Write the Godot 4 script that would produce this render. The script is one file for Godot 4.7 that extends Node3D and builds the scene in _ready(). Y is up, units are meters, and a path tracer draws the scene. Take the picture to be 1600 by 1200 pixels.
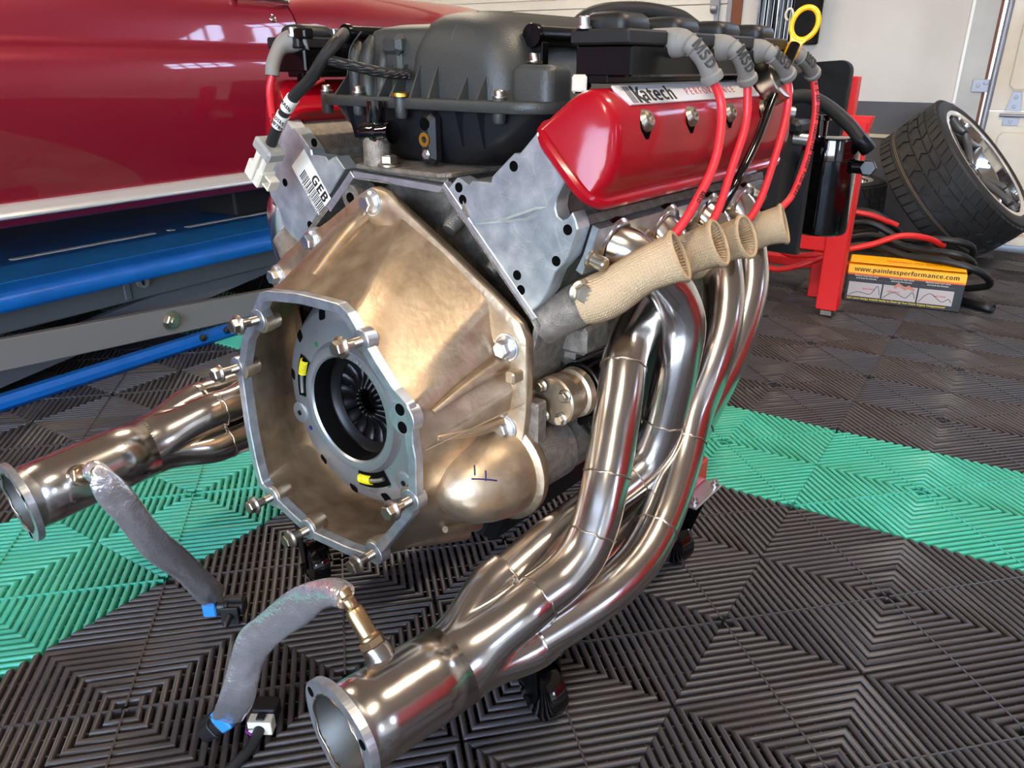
extends Node3D
# A V8 engine on a low cradle in a home garage. World: metres, y up, camera above the origin; the floor tiles run along x and z.
const PHI := 5.5                                   # turn of the engine on the floor
const ENGINE_AT := Vector3(-0.5957, 0.0, -0.6690)
const CRANK := 0.4105
var M := {}
var eng: Node3D
var names := {}

func _ready() -> void:
	setup_camera_and_light()
	make_materials()
	build_room()
	build_floor()
	build_engine()
	build_cradle()
	build_harness_plugs()
	build_lift()
	build_car()
	build_bench()
	build_wheels()
	build_floor_things()

func setup_camera_and_light() -> void:
	var cam := Camera3D.new()
	cam.name = "camera"
	cam.fov = 52.604
	cam.near = 0.02
	cam.far = 60.0
	cam.transform = Transform3D(Basis(Vector3(0.84006, 0.00441, -0.54247), Vector3(-0.21009, 0.92458, -0.31782), Vector3(0.50016, 0.38096, 0.77763)).orthonormalized(), Vector3(0, 0.783, 0))
	add_child(cam)
	var e := Environment.new()
	e.tonemap_mode = Environment.TONE_MAPPER_LINEAR
	e.tonemap_exposure = 1.2
	e.sdfgi_enabled = true
	e.ssao_enabled = true
	e.ssil_enabled = true
	e.background_mode = Environment.BG_SKY
	var sm := ProceduralSkyMaterial.new()
	sm.sky_top_color = Color(0.62, 0.74, 0.92)
	sm.sky_horizon_color = Color(0.90, 0.94, 0.98)
	sm.ground_bottom_color = Color(0.52, 0.50, 0.47)
	sm.ground_horizon_color = Color(0.72, 0.70, 0.67)
	sm.sky_energy_multiplier = 3.8
	sm.ground_energy_multiplier = 1.8
	var sky := Sky.new()
	sky.sky_material = sm
	e.sky = sky
	var w := WorldEnvironment.new()
	w.name = "environment"
	w.environment = e
	add_child(w)

# ------------------------------------------------------------------ mesh helpers
func S() -> SurfaceTool:
	var s := SurfaceTool.new()
	s.begin(Mesh.PRIMITIVE_TRIANGLES)
	return s

# adds triangles, turned so that the (nearly) closed shape faces outwards
func put(s: SurfaceTool, t: PackedVector3Array, sm: int = 1, uv := PackedVector2Array(), keep := false) -> void:
	var n := t.size()
	if n < 3:
		return
	var flip := false
	if not keep:
		var c := Vector3.ZERO
		for p in t:
			c += p
		c /= n
		var vol := 0.0
		for i in range(0, n, 3):
			vol += (t[i] - c).dot((t[i + 1] - c).cross(t[i + 2] - c))
		flip = vol > 0.0
	s.set_smooth_group(sm)
	var has := uv.size() == n
	for i in range(0, n, 3):
		for k in 3:
			var j: int = i + (k if not flip else [0, 2, 1][k])
			s.set_uv(uv[j] if has else Vector2.ZERO)
			s.add_vertex(t[j])

func gridt(rows: Array, wrap: bool) -> PackedVector3Array:
	var t := PackedVector3Array()
	for i in rows.size() - 1:
		var a: PackedVector3Array = rows[i]
		var b: PackedVector3Array = rows[i + 1]
		var n := a.size()
		for j in (n if wrap else n - 1):
			var k := (j + 1) % n
			t.append_array(PackedVector3Array([a[j], a[k], b[k], a[j], b[k], b[j]]))
	return t

func griduv(nr: int, nc: int, wrap: bool, us: float, vs: float) -> PackedVector2Array:
	var t := PackedVector2Array()
	for i in nr - 1:
		for j in (nc if wrap else nc - 1):
			var u0 := us * j / nc
			var u1 := us * (j + 1) / nc
			var v0 := vs * i / (nr - 1)
			var v1 := vs * (i + 1) / (nr - 1)
			t.append_array(PackedVector2Array([Vector2(u0, v0), Vector2(u1, v0), Vector2(u1, v1), Vector2(u0, v0), Vector2(u1, v1), Vector2(u0, v1)]))
	return t

func fan(ring: PackedVector3Array) -> PackedVector3Array:
	var c := Vector3.ZERO
	for p in ring:
		c += p
	c /= ring.size()
	var t := PackedVector3Array()
	for j in ring.size():
		t.append_array(PackedVector3Array([c, ring[j], ring[(j + 1) % ring.size()]]))
	return t

func ring_at(c: Vector3, u: Vector3, v: Vector3, r: float, n: int) -> PackedVector3Array:
	var o := PackedVector3Array()
	for i in n:
		var a := TAU * i / n
		o.append(c + u * (cos(a) * r) + v * (sin(a) * r))
	return o

# Catmull-Rom path through the points
func curve(p: Array, n: int = 6) -> PackedVector3Array:
	var o := PackedVector3Array()
	for i in p.size() - 1:
		var a: Vector3 = p[maxi(i - 1, 0)]
		var b: Vector3 = p[i]
		var c: Vector3 = p[i + 1]
		var d: Vector3 = p[mini(i + 2, p.size() - 1)]
		for k in n:
			o.append(b.cubic_interpolate(c, a, d, float(k) / n))
	o.append(p[p.size() - 1])
	return o

func frames(p: PackedVector3Array) -> Array:
	var o := []
	var u := Vector3.ZERO
	for i in p.size():
		var d := (p[mini(i + 1, p.size() - 1)] - p[maxi(i - 1, 0)]).normalized()
		if i == 0:
			u = d.cross(Vector3(0.31, 0.9, 0.29)).normalized()
		else:
			u = (u - d * u.dot(d)).normalized()
		o.append([u, d.cross(u)])
	return o

# radii: one number or one per point; hollow > 0 leaves the ends open and adds the inside
func tube(s: SurfaceTool, p: PackedVector3Array, radii, seg: int = 16, hollow := 0.0, ribs := 0, ribh := 0.0, us := 1.0, vs := 1.0) -> void:
	var fr := frames(p)
	var rows := []
	var inner := []
	for i in p.size():
		var r: float = radii if radii is float else radii[i]
		var row := PackedVector3Array()
		var irow := PackedVector3Array()
		for k in seg:
			var a := TAU * k / seg
			var rr := r
			if ribs > 0:
				rr += ribh * cos(a * ribs)
			var dir: Vector3 = fr[i][0] * cos(a) + fr[i][1] * sin(a)
			row.append(p[i] + dir * rr)
			if hollow > 0.0:
				irow.append(p[i] + dir * (rr - hollow))
		rows.append(row)
		inner.append(irow)
	if hollow > 0.0:
		var all := rows.duplicate()
		inner.reverse()
		all.append_array(inner)
		all.append(rows[0])
		put(s, gridt(all, true), 1, griduv(all.size(), seg, true, us, vs * 2.0))
	else:
		put(s, gridt(rows, true), 1, griduv(rows.size(), seg, true, us, vs))
		put_cap(s, rows[0], rows[1])
		put_cap(s, rows[rows.size() - 1], rows[rows.size() - 2])

func put_cap(s: SurfaceTool, ring: PackedVector3Array, behind: PackedVector3Array, sm := 2) -> void:
	var t := fan(ring)
	var c := Vector3.ZERO
	for q in behind:
		c += q
	c /= behind.size()
	var out := t[0] - c
	if (t[1] - t[0]).cross(t[2] - t[0]).dot(out) > 0.0:
		for i in range(0, t.size(), 3):
			var x := t[i + 1]
			t[i + 1] = t[i + 2]
			t[i + 2] = x
	put(s, t, sm, PackedVector2Array(), true)

# turned profile (radius, height) about the transform's y axis; sharp corners stay sharp
func lathe(s: SurfaceTool, prof: Array, seg: int, xf := Transform3D(), sm0 := 1, a0 := 0.0, a1 := TAU) -> void:
	var t := PackedVector3Array()
	var full := a1 - a0 > TAU - 0.001
	var groups := PackedInt32Array()
	var g := sm0
	for i in prof.size() - 1:
		if i > 0:
			var d0: Vector2 = (prof[i] - prof[i - 1]).normalized()
			var d1: Vector2 = (prof[i + 1] - prof[i]).normalized()
			if d0.dot(d1) < 0.86:
				g += 1
		groups.append(g)
		for k in seg:
			var b0 := a0 + (a1 - a0) * k / seg
			var b1 := a0 + (a1 - a0) * (k + 1) / seg
			if full and k == seg - 1:
				b1 = a0
			var p: Vector2 = prof[i]
			var q: Vector2 = prof[i + 1]
			t.append_array(PackedVector3Array([
				xf * Vector3(cos(b0) * p.x, p.y, sin(b0) * p.x), xf * Vector3(cos(b1) * p.x, p.y, sin(b1) * p.x), xf * Vector3(cos(b1) * q.x, q.y, sin(b1) * q.x),
				xf * Vector3(cos(b0) * p.x, p.y, sin(b0) * p.x), xf * Vector3(cos(b1) * q.x, q.y, sin(b1) * q.x), xf * Vector3(cos(b0) * q.x, q.y, sin(b0) * q.x)]))
	put_groups(s, t, groups, seg * 6)

func put_groups(s: SurfaceTool, t: PackedVector3Array, groups: PackedInt32Array, each: int) -> void:
	var c := Vector3.ZERO
	for p in t:
		c += p
	c /= maxi(t.size(), 1)
	var vol := 0.0
	for i in range(0, t.size(), 3):
		vol += (t[i] - c).dot((t[i + 1] - c).cross(t[i + 2] - c))
	s.set_uv(Vector2.ZERO)
	for i in range(0, t.size(), 3):
		s.set_smooth_group(groups[i / each])
		s.add_vertex(t[i])
		s.add_vertex(t[i + 1] if vol <= 0.0 else t[i + 2])
		s.add_vertex(t[i + 2] if vol <= 0.0 else t[i + 1])

func inset(poly: PackedVector2Array, d: float) -> PackedVector2Array:
	var n := poly.size()
	var area := 0.0
	for i in n:
		area += poly[i].cross(poly[(i + 1) % n])
	var sg := 1.0 if area > 0.0 else -1.0
	var o := PackedVector2Array()
	for i in n:
		var a := (poly[i] - poly[(i + n - 1) % n]).normalized()
		var b := (poly[(i + 1) % n] - poly[i]).normalized()
		var m := (Vector2(-a.y, a.x) + Vector2(-b.y, b.x)).normalized() * sg
		var k := maxf(m.dot(Vector2(-a.y, a.x) * sg), 0.45)
		o.append(poly[i] + m * (d / k))
	return o

# polygon in the transform's xy plane pushed from z0 to z1, edges chamfered by bev
func prism(s: SurfaceTool, poly: PackedVector2Array, z0: float, z1: float, xf := Transform3D(), bev := 0.0, sm0 := 3) -> void:
	var small := inset(poly, bev) if bev > 0.0 else poly
	var lv := []
	if bev > 0.0:
		lv = [[small, z0], [poly, z0 + bev], [poly, z1 - bev], [small, z1]]
	else:
		lv = [[poly, z0], [poly, z1]]
	var n := poly.size()
	var t := PackedVector3Array()
	var groups := PackedInt32Array()
	for i in lv.size() - 1:
		var g := sm0 + i * 40
		for j in n:
			if j > 0:
				var d0 := (poly[j] - poly[j - 1]).normalized()
				var d1 := (poly[(j + 1) % n] - poly[j]).normalized()
				if d0.dot(d1) < 0.85:
					g += 1
			var k := (j + 1) % n
			var a: PackedVector2Array = lv[i][0]
			var b: PackedVector2Array = lv[i + 1][0]
			var za: float = lv[i][1]
			var zb: float = lv[i + 1][1]
			t.append_array(PackedVector3Array([xf * Vector3(a[j].x, a[j].y, za), xf * Vector3(a[k].x, a[k].y, za), xf * Vector3(b[k].x, b[k].y, zb), xf * Vector3(a[j].x, a[j].y, za), xf * Vector3(b[k].x, b[k].y, zb), xf * Vector3(b[j].x, b[j].y, zb)]))
			groups.append(g)
			groups.append(g)
	var idx := Geometry2D.triangulate_polygon(small)
	for side in 2:
		var z := z0 if side == 0 else z1
		for i in range(0, idx.size(), 3):
			var p := [small[idx[i]], small[idx[i + 1]], small[idx[i + 2]]]
			var cr: float = (p[1] - p[0]).cross(p[2] - p[0])
			# same sense as the walls, whose sense follows the polygon
			var sw := (cr > 0.0) == (side == 1)
			var ar := 0.0
			for q in n:
				ar += poly[q].cross(poly[(q + 1) % n])
			if ar < 0.0:
				sw = not sw
			var b: Vector2 = p[1] if sw else p[2]
			var c: Vector2 = p[2] if sw else p[1]
			t.append_array(PackedVector3Array([xf * Vector3(p[0].x, p[0].y, z), xf * Vector3(b.x, b.y, z), xf * Vector3(c.x, c.y, z)]))
			groups.append(sm0 + 150 + side)
	# walls: two triangles per group entry, so spread groups per triangle
	put_groups(s, t, groups, 3)

func rect(w: float, h: float, ch := 0.0) -> PackedVector2Array:
	var x := w / 2
	var y := h / 2
	if ch <= 0.0:
		return PackedVector2Array([Vector2(-x, -y), Vector2(x, -y), Vector2(x, y), Vector2(-x, y)])
	return PackedVector2Array([Vector2(-x + ch, -y), Vector2(x - ch, -y), Vector2(x, -y + ch), Vector2(x, y - ch), Vector2(x - ch, y), Vector2(-x + ch, y), Vector2(-x, y - ch), Vector2(-x, -y + ch)])

func rrect(w: float, h: float, r: float, n := 5) -> PackedVector2Array:
	var o := PackedVector2Array()
	for c in [[1, 1, 0.0], [-1, 1, 0.25], [-1, -1, 0.5], [1, -1, 0.75]]:
		for i in n + 1:
			var a: float = TAU * (c[2] + 0.25 * i / n)
			o.append(Vector2(c[0] * (w / 2 - r) + cos(a) * r, c[1] * (h / 2 - r) + sin(a) * r))
	return o

func box(s: SurfaceTool, c: Vector3, z: Vector3, bev := 0.001, xf := Transform3D()) -> void:
	var b := minf(bev, minf(z.x, minf(z.y, z.z)) * 0.4)
	prism(s, rect(z.x, z.y, b), -z.z / 2, z.z / 2, xf * Transform3D(Basis(), c), b)

func circle(r: float, n: int) -> PackedVector2Array:
	var o := PackedVector2Array()
	for i in n:
		o.append(Vector2(cos(TAU * i / n), sin(TAU * i / n)) * r)
	return o

# transform whose y axis points along d
func aim(at: Vector3, d: Vector3, roll := 0.0) -> Transform3D:
	var y := d.normalized()
	var x := y.cross(Vector3(0.13, 0.31, 0.94)).normalized()
	if absf(y.z) > 0.9:
		x = y.cross(Vector3(0, 1, 0)).normalized()
	return Transform3D(Basis(x, y, x.cross(y)), at).rotated_local(Vector3.UP, roll)

# transform whose z axis points along d, y kept up
func face(at: Vector3, d: Vector3, up := Vector3.UP) -> Transform3D:
	var z := d.normalized()
	var x := up.cross(z).normalized()
	return Transform3D(Basis(x, z.cross(x), z), at)

func done(s: SurfaceTool) -> ArrayMesh:
	s.generate_normals()
	s.index()
	return s.commit()

func part(called: String, what, mat: Material, parent: Node, xf := Transform3D(), label := "") -> MeshInstance3D:
	var o := MeshInstance3D.new()
	o.name = called
	o.mesh = done(what) if what is SurfaceTool else what
	o.material_override = mat
	o.transform = xf
	if label:
		o.set_meta("label", label)
	parent.add_child(o, true)
	return o

func numbered(called: String) -> String:
	if not names.has(called):
		names[called] = 0
		return called
	names[called] += 1
	return "%s_%03d" % [called, names[called]]

func thing(called: String, label: String, category: String, xf := Transform3D(), group := "") -> Node3D:
	var o := Node3D.new()
	o.name = numbered(called)
	o.transform = xf
	o.set_meta("label", label)
	o.set_meta("category", category)
	if group:
		o.set_meta("group", group)
	add_child(o, true)
	return o

func struct(called: String, what, mat: Material, parent: Node = self, xf := Transform3D(), label := "") -> MeshInstance3D:
	var o := part(called, what, mat, parent, xf, label)
	if parent == self:
		o.set_meta("kind", "structure")
	return o

func text_mesh(t: String, px: float, depth: float, font := "Droid Sans", bold := false, italic := false) -> TextMesh:
	var m := TextMesh.new()
	var f := SystemFont.new()
	f.font_names = PackedStringArray([font])
	f.font_weight = 700 if bold else 400
	f.font_italic = italic
	m.font = f
	m.text = t
	m.font_size = 64
	m.pixel_size = px / 64.0
	m.depth = depth
	m.curve_step = 2.0
	return m

# ------------------------------------------------------------------ materials
func mat(called: String, c: Color, rough := 0.5, metal := 0.0) -> StandardMaterial3D:
	var m := StandardMaterial3D.new()
	m.resource_name = called
	m.albedo_color = c
	m.roughness = rough
	m.metallic = metal
	M[called] = m
	return m

func noise_tex(freq: float, oct: int, lo: Color, hi: Color, seed_: int, size := 256, normal := 0.0, type := FastNoiseLite.TYPE_SIMPLEX_SMOOTH) -> NoiseTexture2D:
	var n := FastNoiseLite.new()
	n.noise_type = type
	n.seed = seed_
	n.frequency = freq
	n.fractal_octaves = oct
	var t := NoiseTexture2D.new()
	t.noise = n
	t.width = size
	t.height = size
	t.seamless = true
	if normal > 0.0:
		t.as_normal_map = true
		t.bump_strength = normal
	else:
		var g := Gradient.new()
		g.set_color(0, lo)
		g.set_color(1, hi)
		t.color_ramp = g
	return t

func tri(m: StandardMaterial3D, scale: float, world := false) -> void:
	m.uv1_triplanar = true
	m.uv1_world_triplanar = world
	m.uv1_scale = Vector3(scale, scale, scale)
	m.uv1_triplanar_sharpness = 4.0

func g(v: float) -> Color:
	return Color(v, v, v)

func make_materials() -> void:
	var m := mat("cast_aluminium", Color(0.80, 0.73, 0.64), 0.48, 0.92)
	m.albedo_texture = noise_tex(0.012, 4, Color(0.80, 0.76, 0.71), Color(1, 0.99, 0.97), 3)
	m.roughness_texture = noise_tex(0.02, 4, g(0.75), g(1.0), 5)
	m.roughness_texture_channel = BaseMaterial3D.TEXTURE_CHANNEL_RED
	m.normal_enabled = true
	m.normal_texture = noise_tex(0.06, 4, g(0), g(1), 8, 256, 1.2)
	m.normal_scale = 0.35
	tri(m, 7.0)
	m = mat("rough_casting", Color(0.62, 0.58, 0.53), 0.6, 0.75)
	m.normal_enabled = true
	m.normal_texture = noise_tex(0.16, 3, g(0), g(1), 18, 256, 3.0)
	m.normal_scale = 0.7
	m.albedo_texture = noise_tex(0.02, 4, g(0.7), g(1), 13)
	tri(m, 12.0)
	m = mat("machined_aluminium", Color(0.86, 0.885, 0.885), 0.38, 0.78)
	m.albedo_texture = noise_tex(0.012, 5, Color(0.76, 0.78, 0.80), Color(1, 1, 1), 21)
	m.roughness_texture = noise_tex(0.015, 5, g(0.75), g(1.0), 22)
	m.roughness_texture_channel = BaseMaterial3D.TEXTURE_CHANNEL_RED
	m.normal_enabled = true
	m.normal_texture = scratch_normal(23)
	m.normal_scale = 0.9
	tri(m, 9.0)
	m = mat("flange_face", Color(0.84, 0.86, 0.88), 0.36, 0.9)
	m.albedo_texture = noise_tex(0.02, 4, g(0.82), g(1), 25)
	tri(m, 9.0)
	m = mat("stainless", Color(0.82, 0.80, 0.78), 0.2, 1.0)
	m.roughness_texture = noise_tex(0.01, 4, g(0.7), g(1.3), 31)
	m.roughness_texture_channel = BaseMaterial3D.TEXTURE_CHANNEL_RED
	m.normal_enabled = true
	m.normal_texture = noise_tex(0.012, 3, g(0), g(1), 33, 256, 1.0)
	m.normal_scale = 0.12
	tri(m, 8.0)
	m = mat("weld_bead", Color(0.62, 0.56, 0.50), 0.32, 1.0)
	m = mat("steel", Color(0.70, 0.66, 0.60), 0.32, 1.0)
	m = mat("zinc", Color(0.78, 0.78, 0.78), 0.34, 1.0)
	m = mat("brass", Color(0.86, 0.70, 0.28), 0.34, 1.0)
	m = mat("chrome", Color(0.90, 0.90, 0.90), 0.06, 1.0)
	m = mat("intake_coating", Color(0.225, 0.23, 0.222), 0.46, 0.3)
	m.normal_enabled = true
	m.normal_texture = noise_tex(0.22, 3, g(0), g(1), 41, 256, 2.0)
	m.normal_scale = 0.45
	tri(m, 10.0)
	m = mat("intake_base", Color(0.085, 0.09, 0.105), 0.38, 0.1)
	m = mat("black_anodised", Color(0.05, 0.052, 0.056), 0.24, 0.6)
	m = mat("black_plastic", Color(0.035, 0.035, 0.037), 0.5)
	m = mat("boot_print", Color(0.24, 0.23, 0.22), 0.7)
	m = mat("black_gloss", Color(0.018, 0.016, 0.018), 0.09)
	m.clearcoat_enabled = true
	m.clearcoat = 0.7
	m.clearcoat_roughness = 0.06
	m = mat("hole_dark", Color(0.02, 0.019, 0.018), 0.9)
	m.metallic_specular = 0.15
	m = mat("red_powder_coat", Color(0.58, 0.012, 0.085), 0.42)
	m.metallic_specular = 0.25
	m.clearcoat_enabled = true
	m.clearcoat = 0.5
	m.clearcoat_roughness = 0.14
	m.normal_enabled = true
	m.normal_texture = noise_tex(0.07, 3, g(0), g(1), 51, 256, 0.9)
	m.normal_scale = 0.12
	tri(m, 10.0)
	m = mat("car_paint", Color(0.55, 0.022, 0.155), 0.34, 0.3)
	m.clearcoat_enabled = true
	m.clearcoat = 1.0
	m.clearcoat_roughness = 0.03
	m = mat("grey_silicone", Color(0.47, 0.455, 0.43), 0.62)
	m = mat("wire_red", Color(0.80, 0.16, 0.19), 0.4)
	m = mat("sleeve_knit", Color(0.79, 0.675, 0.52), 0.75)
	m.normal_enabled = true
	m.normal_texture = weave_normal()
	m.normal_scale = 1.6
	m = mat("foil", Color(0.90, 0.89, 0.90), 0.25, 0.88)
	m.normal_enabled = true
	m.normal_texture = noise_tex(0.05, 5, g(0), g(1), 61, 256, 4.0)
	m.normal_scale = 0.45
	tri(m, 14.0)
	m = mat("cable_black", Color(0.035, 0.035, 0.037), 0.5)
	m = mat("braid_black", Color(0.05, 0.05, 0.055), 0.45)
	m.normal_enabled = true
	m.normal_texture = braid_normal()
	m.normal_scale = 0.8
	m = mat("label_white", Color(0.88, 0.86, 0.82), 0.6)
	m = mat("ink_black", Color(0.02, 0.02, 0.022), 0.6)
	m = mat("ink_blue", Color(0.06, 0.08, 0.30), 0.5)
	m = mat("ink_green", Color(0.05, 0.36, 0.22), 0.6)
	m = mat("connector_grey", Color(0.56, 0.55, 0.53), 0.5)
	m = mat("connector_cream", Color(0.80, 0.77, 0.70), 0.5)
	m = mat("connector_blue", Color(0.16, 0.47, 0.74), 0.42)
	m = mat("wire_purple", Color(0.45, 0.12, 0.5), 0.5)
	m = mat("yellow_plastic", Color(0.98, 0.72, 0.02), 0.32)
	m = mat("spring_yellow", Color(0.86, 0.80, 0.10), 0.4)
	m = mat("finger_steel", Color(0.13, 0.13, 0.135), 0.36, 0.8)
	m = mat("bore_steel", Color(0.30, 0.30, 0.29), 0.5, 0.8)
	m = mat("sensor_steel", Color(0.70, 0.60, 0.46), 0.32, 1.0)
	m = mat("bright_trim", Color(0.92, 0.90, 0.88), 0.25, 0.6)
	m = mat("cover_steel", Color(0.66, 0.67, 0.68), 0.36, 0.85)
	m.roughness_texture = noise_tex(0.012, 4, g(0.7), g(1.2), 71)
	m.roughness_texture_channel = BaseMaterial3D.TEXTURE_CHANNEL_RED
	tri(m, 6.0)
	m = mat("badge_silver", Color(0.90, 0.90, 0.92), 0.38, 0.55)
	m = mat("badge_red", Color(0.62, 0.22, 0.20), 0.4)
	m = mat("rubber", Color(0.145, 0.142, 0.14), 0.62)
	m.albedo_texture = noise_tex(0.02, 4, g(0.75), g(1.0), 75)
	tri(m, 4.0)
	m = mat("rubber_dark", Color(0.05, 0.05, 0.05), 0.75)
	m = mat("tyre_line", Color(0.50, 0.43, 0.33), 0.7)
	m = mat("spoke_grey", Color(0.40, 0.39, 0.38), 0.5, 0.5)
	m = mat("blue_paint", Color(0.02, 0.36, 0.68), 0.38)
	m.albedo_texture = noise_tex(0.01, 5, g(0.86), g(1), 81)
	m.roughness_texture = noise_tex(0.02, 4, g(0.7), g(1.2), 82)
	m.roughness_texture_channel = BaseMaterial3D.TEXTURE_CHANNEL_RED
	tri(m, 2.0)
	m = mat("blue_deck", Color(0.04, 0.36, 0.60), 0.45)
	m.albedo_texture = noise_tex(0.01, 5, g(0.8), g(1), 83)
	tri(m, 2.5)
	m = mat("grip_strip", Color(0.78, 0.74, 0.69), 0.85)
	m = mat("grey_paint", Color(0.42, 0.415, 0.41), 0.42)
	m = mat("dark_grey_paint", Color(0.30, 0.31, 0.33), 0.5)
	m = mat("bench_red", Color(0.82, 0.05, 0.045), 0.45)
	m = mat("pad_vinyl", Color(0.022, 0.022, 0.024), 0.6)
	m.metallic_specular = 0.3
	m.normal_enabled = true
	m.normal_texture = noise_tex(0.008, 3, g(0), g(1), 87, 256, 5.0)
	m.normal_scale = 0.6
	tri(m, 3.0)
	m = mat("wall_white", Color(0.80, 0.79, 0.765), 0.8)
	m.albedo_texture = noise_tex(0.006, 5, Color(0.93, 0.925, 0.92), Color(1, 1, 1), 91)
	tri(m, 0.8, true)
	m = mat("wall_grey", Color(0.36, 0.365, 0.39), 0.75)
	m.albedo_texture = noise_tex(0.008, 5, g(0.86), g(1), 92)
	tri(m, 0.9, true)
	m = mat("wall_pale", Color(0.75, 0.755, 0.74), 0.75)
	m.albedo_texture = noise_tex(0.01, 5, g(0.88), g(1), 93)
	tri(m, 1.1, true)
	m = mat("trim_white", Color(0.90, 0.90, 0.88), 0.5)
	m = mat("door_cream", Color(0.86, 0.845, 0.80), 0.5)
	m.albedo_texture = noise_tex(0.01, 5, g(0.90), g(1), 94)
	tri(m, 0.7, true)
	m = mat("door_beige", Color(0.87, 0.845, 0.79), 0.6)
	m.albedo_texture = noise_tex(0.012, 5, Color(0.90, 0.86, 0.80), Color(1, 1, 1), 95)
	tri(m, 0.9, true)
	m = mat("galvanised", Color(0.56, 0.57, 0.60), 0.5, 0.8)
	m = mat("wood_trim", Color(0.42, 0.22, 0.09), 0.6)
	m = mat("ceiling_board", Color(0.87, 0.845, 0.80), 0.8)
	m = mat("slab", Color(0.10, 0.095, 0.09), 0.9)
	m.albedo_texture = noise_tex(0.05, 4, g(0.5), g(1), 96)
	tri(m, 3.0, true)
	m = mat("tile_black", Color(0.238, 0.226, 0.232), 0.42)
	m.albedo_texture = noise_tex(0.05, 4, g(0.92), g(1.0), 97)
	tri(m, 1.7, true)
	m = mat("tile_green", Color(0.25, 0.67, 0.57), 0.42)
	m.albedo_texture = noise_tex(0.05, 4, g(0.95), g(1.0), 98)
	tri(m, 1.7, true)
	m = mat("carton_yellow", Color(0.97, 0.69, 0.02), 0.4)
	m = mat("carton_black", Color(0.035, 0.03, 0.03), 0.4)
	m = mat("carton_orange", Color(0.85, 0.36, 0.03), 0.4)
	m = mat("photo_white", Color(0.66, 0.62, 0.60), 0.45)
	m = mat("photo_skin", Color(0.72, 0.46, 0.36), 0.5)
	m = mat("photo_dark", Color(0.12, 0.10, 0.10), 0.5)
	m = mat("photo_red", Color(0.72, 0.10, 0.08), 0.5)
	m = mat("print_yellow", Color(0.85, 0.72, 0.08), 0.5)
	m = mat("cable_red", Color(0.80, 0.10, 0.10), 0.45)
	m = mat("tool_red", Color(0.70, 0.015, 0.02), 0.25)
	m = mat("window_pane", Color(1, 1, 1, 0.06), 0.02)
	m.transparency = BaseMaterial3D.TRANSPARENCY_ALPHA
	m = mat("lamp_glow", Color(1, 0.95, 0.86), 0.5)
	m.emission_enabled = true
	m.emission = Color(1.0, 0.94, 0.86)
	m.emission_energy_multiplier = 9.0

# fine straight scratches in all directions over a lightly mottled ground
func scratch_normal(seed_: int) -> ImageTexture:
	var n := 512
	var im := Image.create(n, n, false, Image.FORMAT_RGB8)
	im.fill(Color(0.5, 0.5, 0.5))
	var r := RandomNumberGenerator.new()
	r.seed = seed_
	for k in 420:
		var p := Vector2(r.randf() * n, r.randf() * n)
		var a := r.randf() * TAU
		var l := r.randf_range(10, 120)
		var v := 0.5 + r.randf_range(-0.3, 0.25)
		for i in int(l):
			p += Vector2(cos(a), sin(a))
			a += r.randf_range(-0.012, 0.012)
			im.set_pixel(posmod(int(p.x), n), posmod(int(p.y), n), Color(v, v, v))
	im.bump_map_to_normal_map(2.0)
	return ImageTexture.create_from_image(im)

func weave_normal() -> ImageTexture:
	var im := Image.create(128, 128, false, Image.FORMAT_RGB8)
	for y in 128:
		for x in 128:
			var u := fposmod(x / 16.0, 1.0)
			var v := fposmod(y / 16.0 + absf(u - 0.5) * 0.8, 1.0)
			var h := sin(PI * u) * (0.45 + 0.55 * sin(PI * v))
			im.set_pixel(x, y, Color(h, h, h))
	im.bump_map_to_normal_map(6.0)
	return ImageTexture.create_from_image(im)

func braid_normal() -> ImageTexture:
	var im := Image.create(128, 128, false, Image.FORMAT_RGB8)
	for y in 128:
		for x in 128:
			var a := fposmod((x + y) / 16.0, 1.0)
			var b := fposmod((x - y) / 16.0, 1.0)
			var over := (int(floorf((x + y) / 16.0)) + int(floorf((x - y) / 16.0 + 64))) % 2 == 0
			var h := sin(PI * a) if over else sin(PI * b) * 0.8
			im.set_pixel(x, y, Color(h, h, h))
	im.bump_map_to_normal_map(5.0)
	return ImageTexture.create_from_image(im)
# ------------------------------------------------------------------ the room
const WX0 := -5.2
const WX1 := 4.2
const WZ0 := -4.4
const WZ1 := 4.6
const CEIL := 3.0

func slab_box(a: Vector3, b: Vector3, bev := 0.0) -> SurfaceTool:
	var s = S()
	prism(s, rect(absf(b.x - a.x), absf(b.y - a.y)), -absf(b.z - a.z) / 2, absf(b.z - a.z) / 2, Transform3D(Basis(), (a + b) / 2), bev)
	return s

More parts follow.
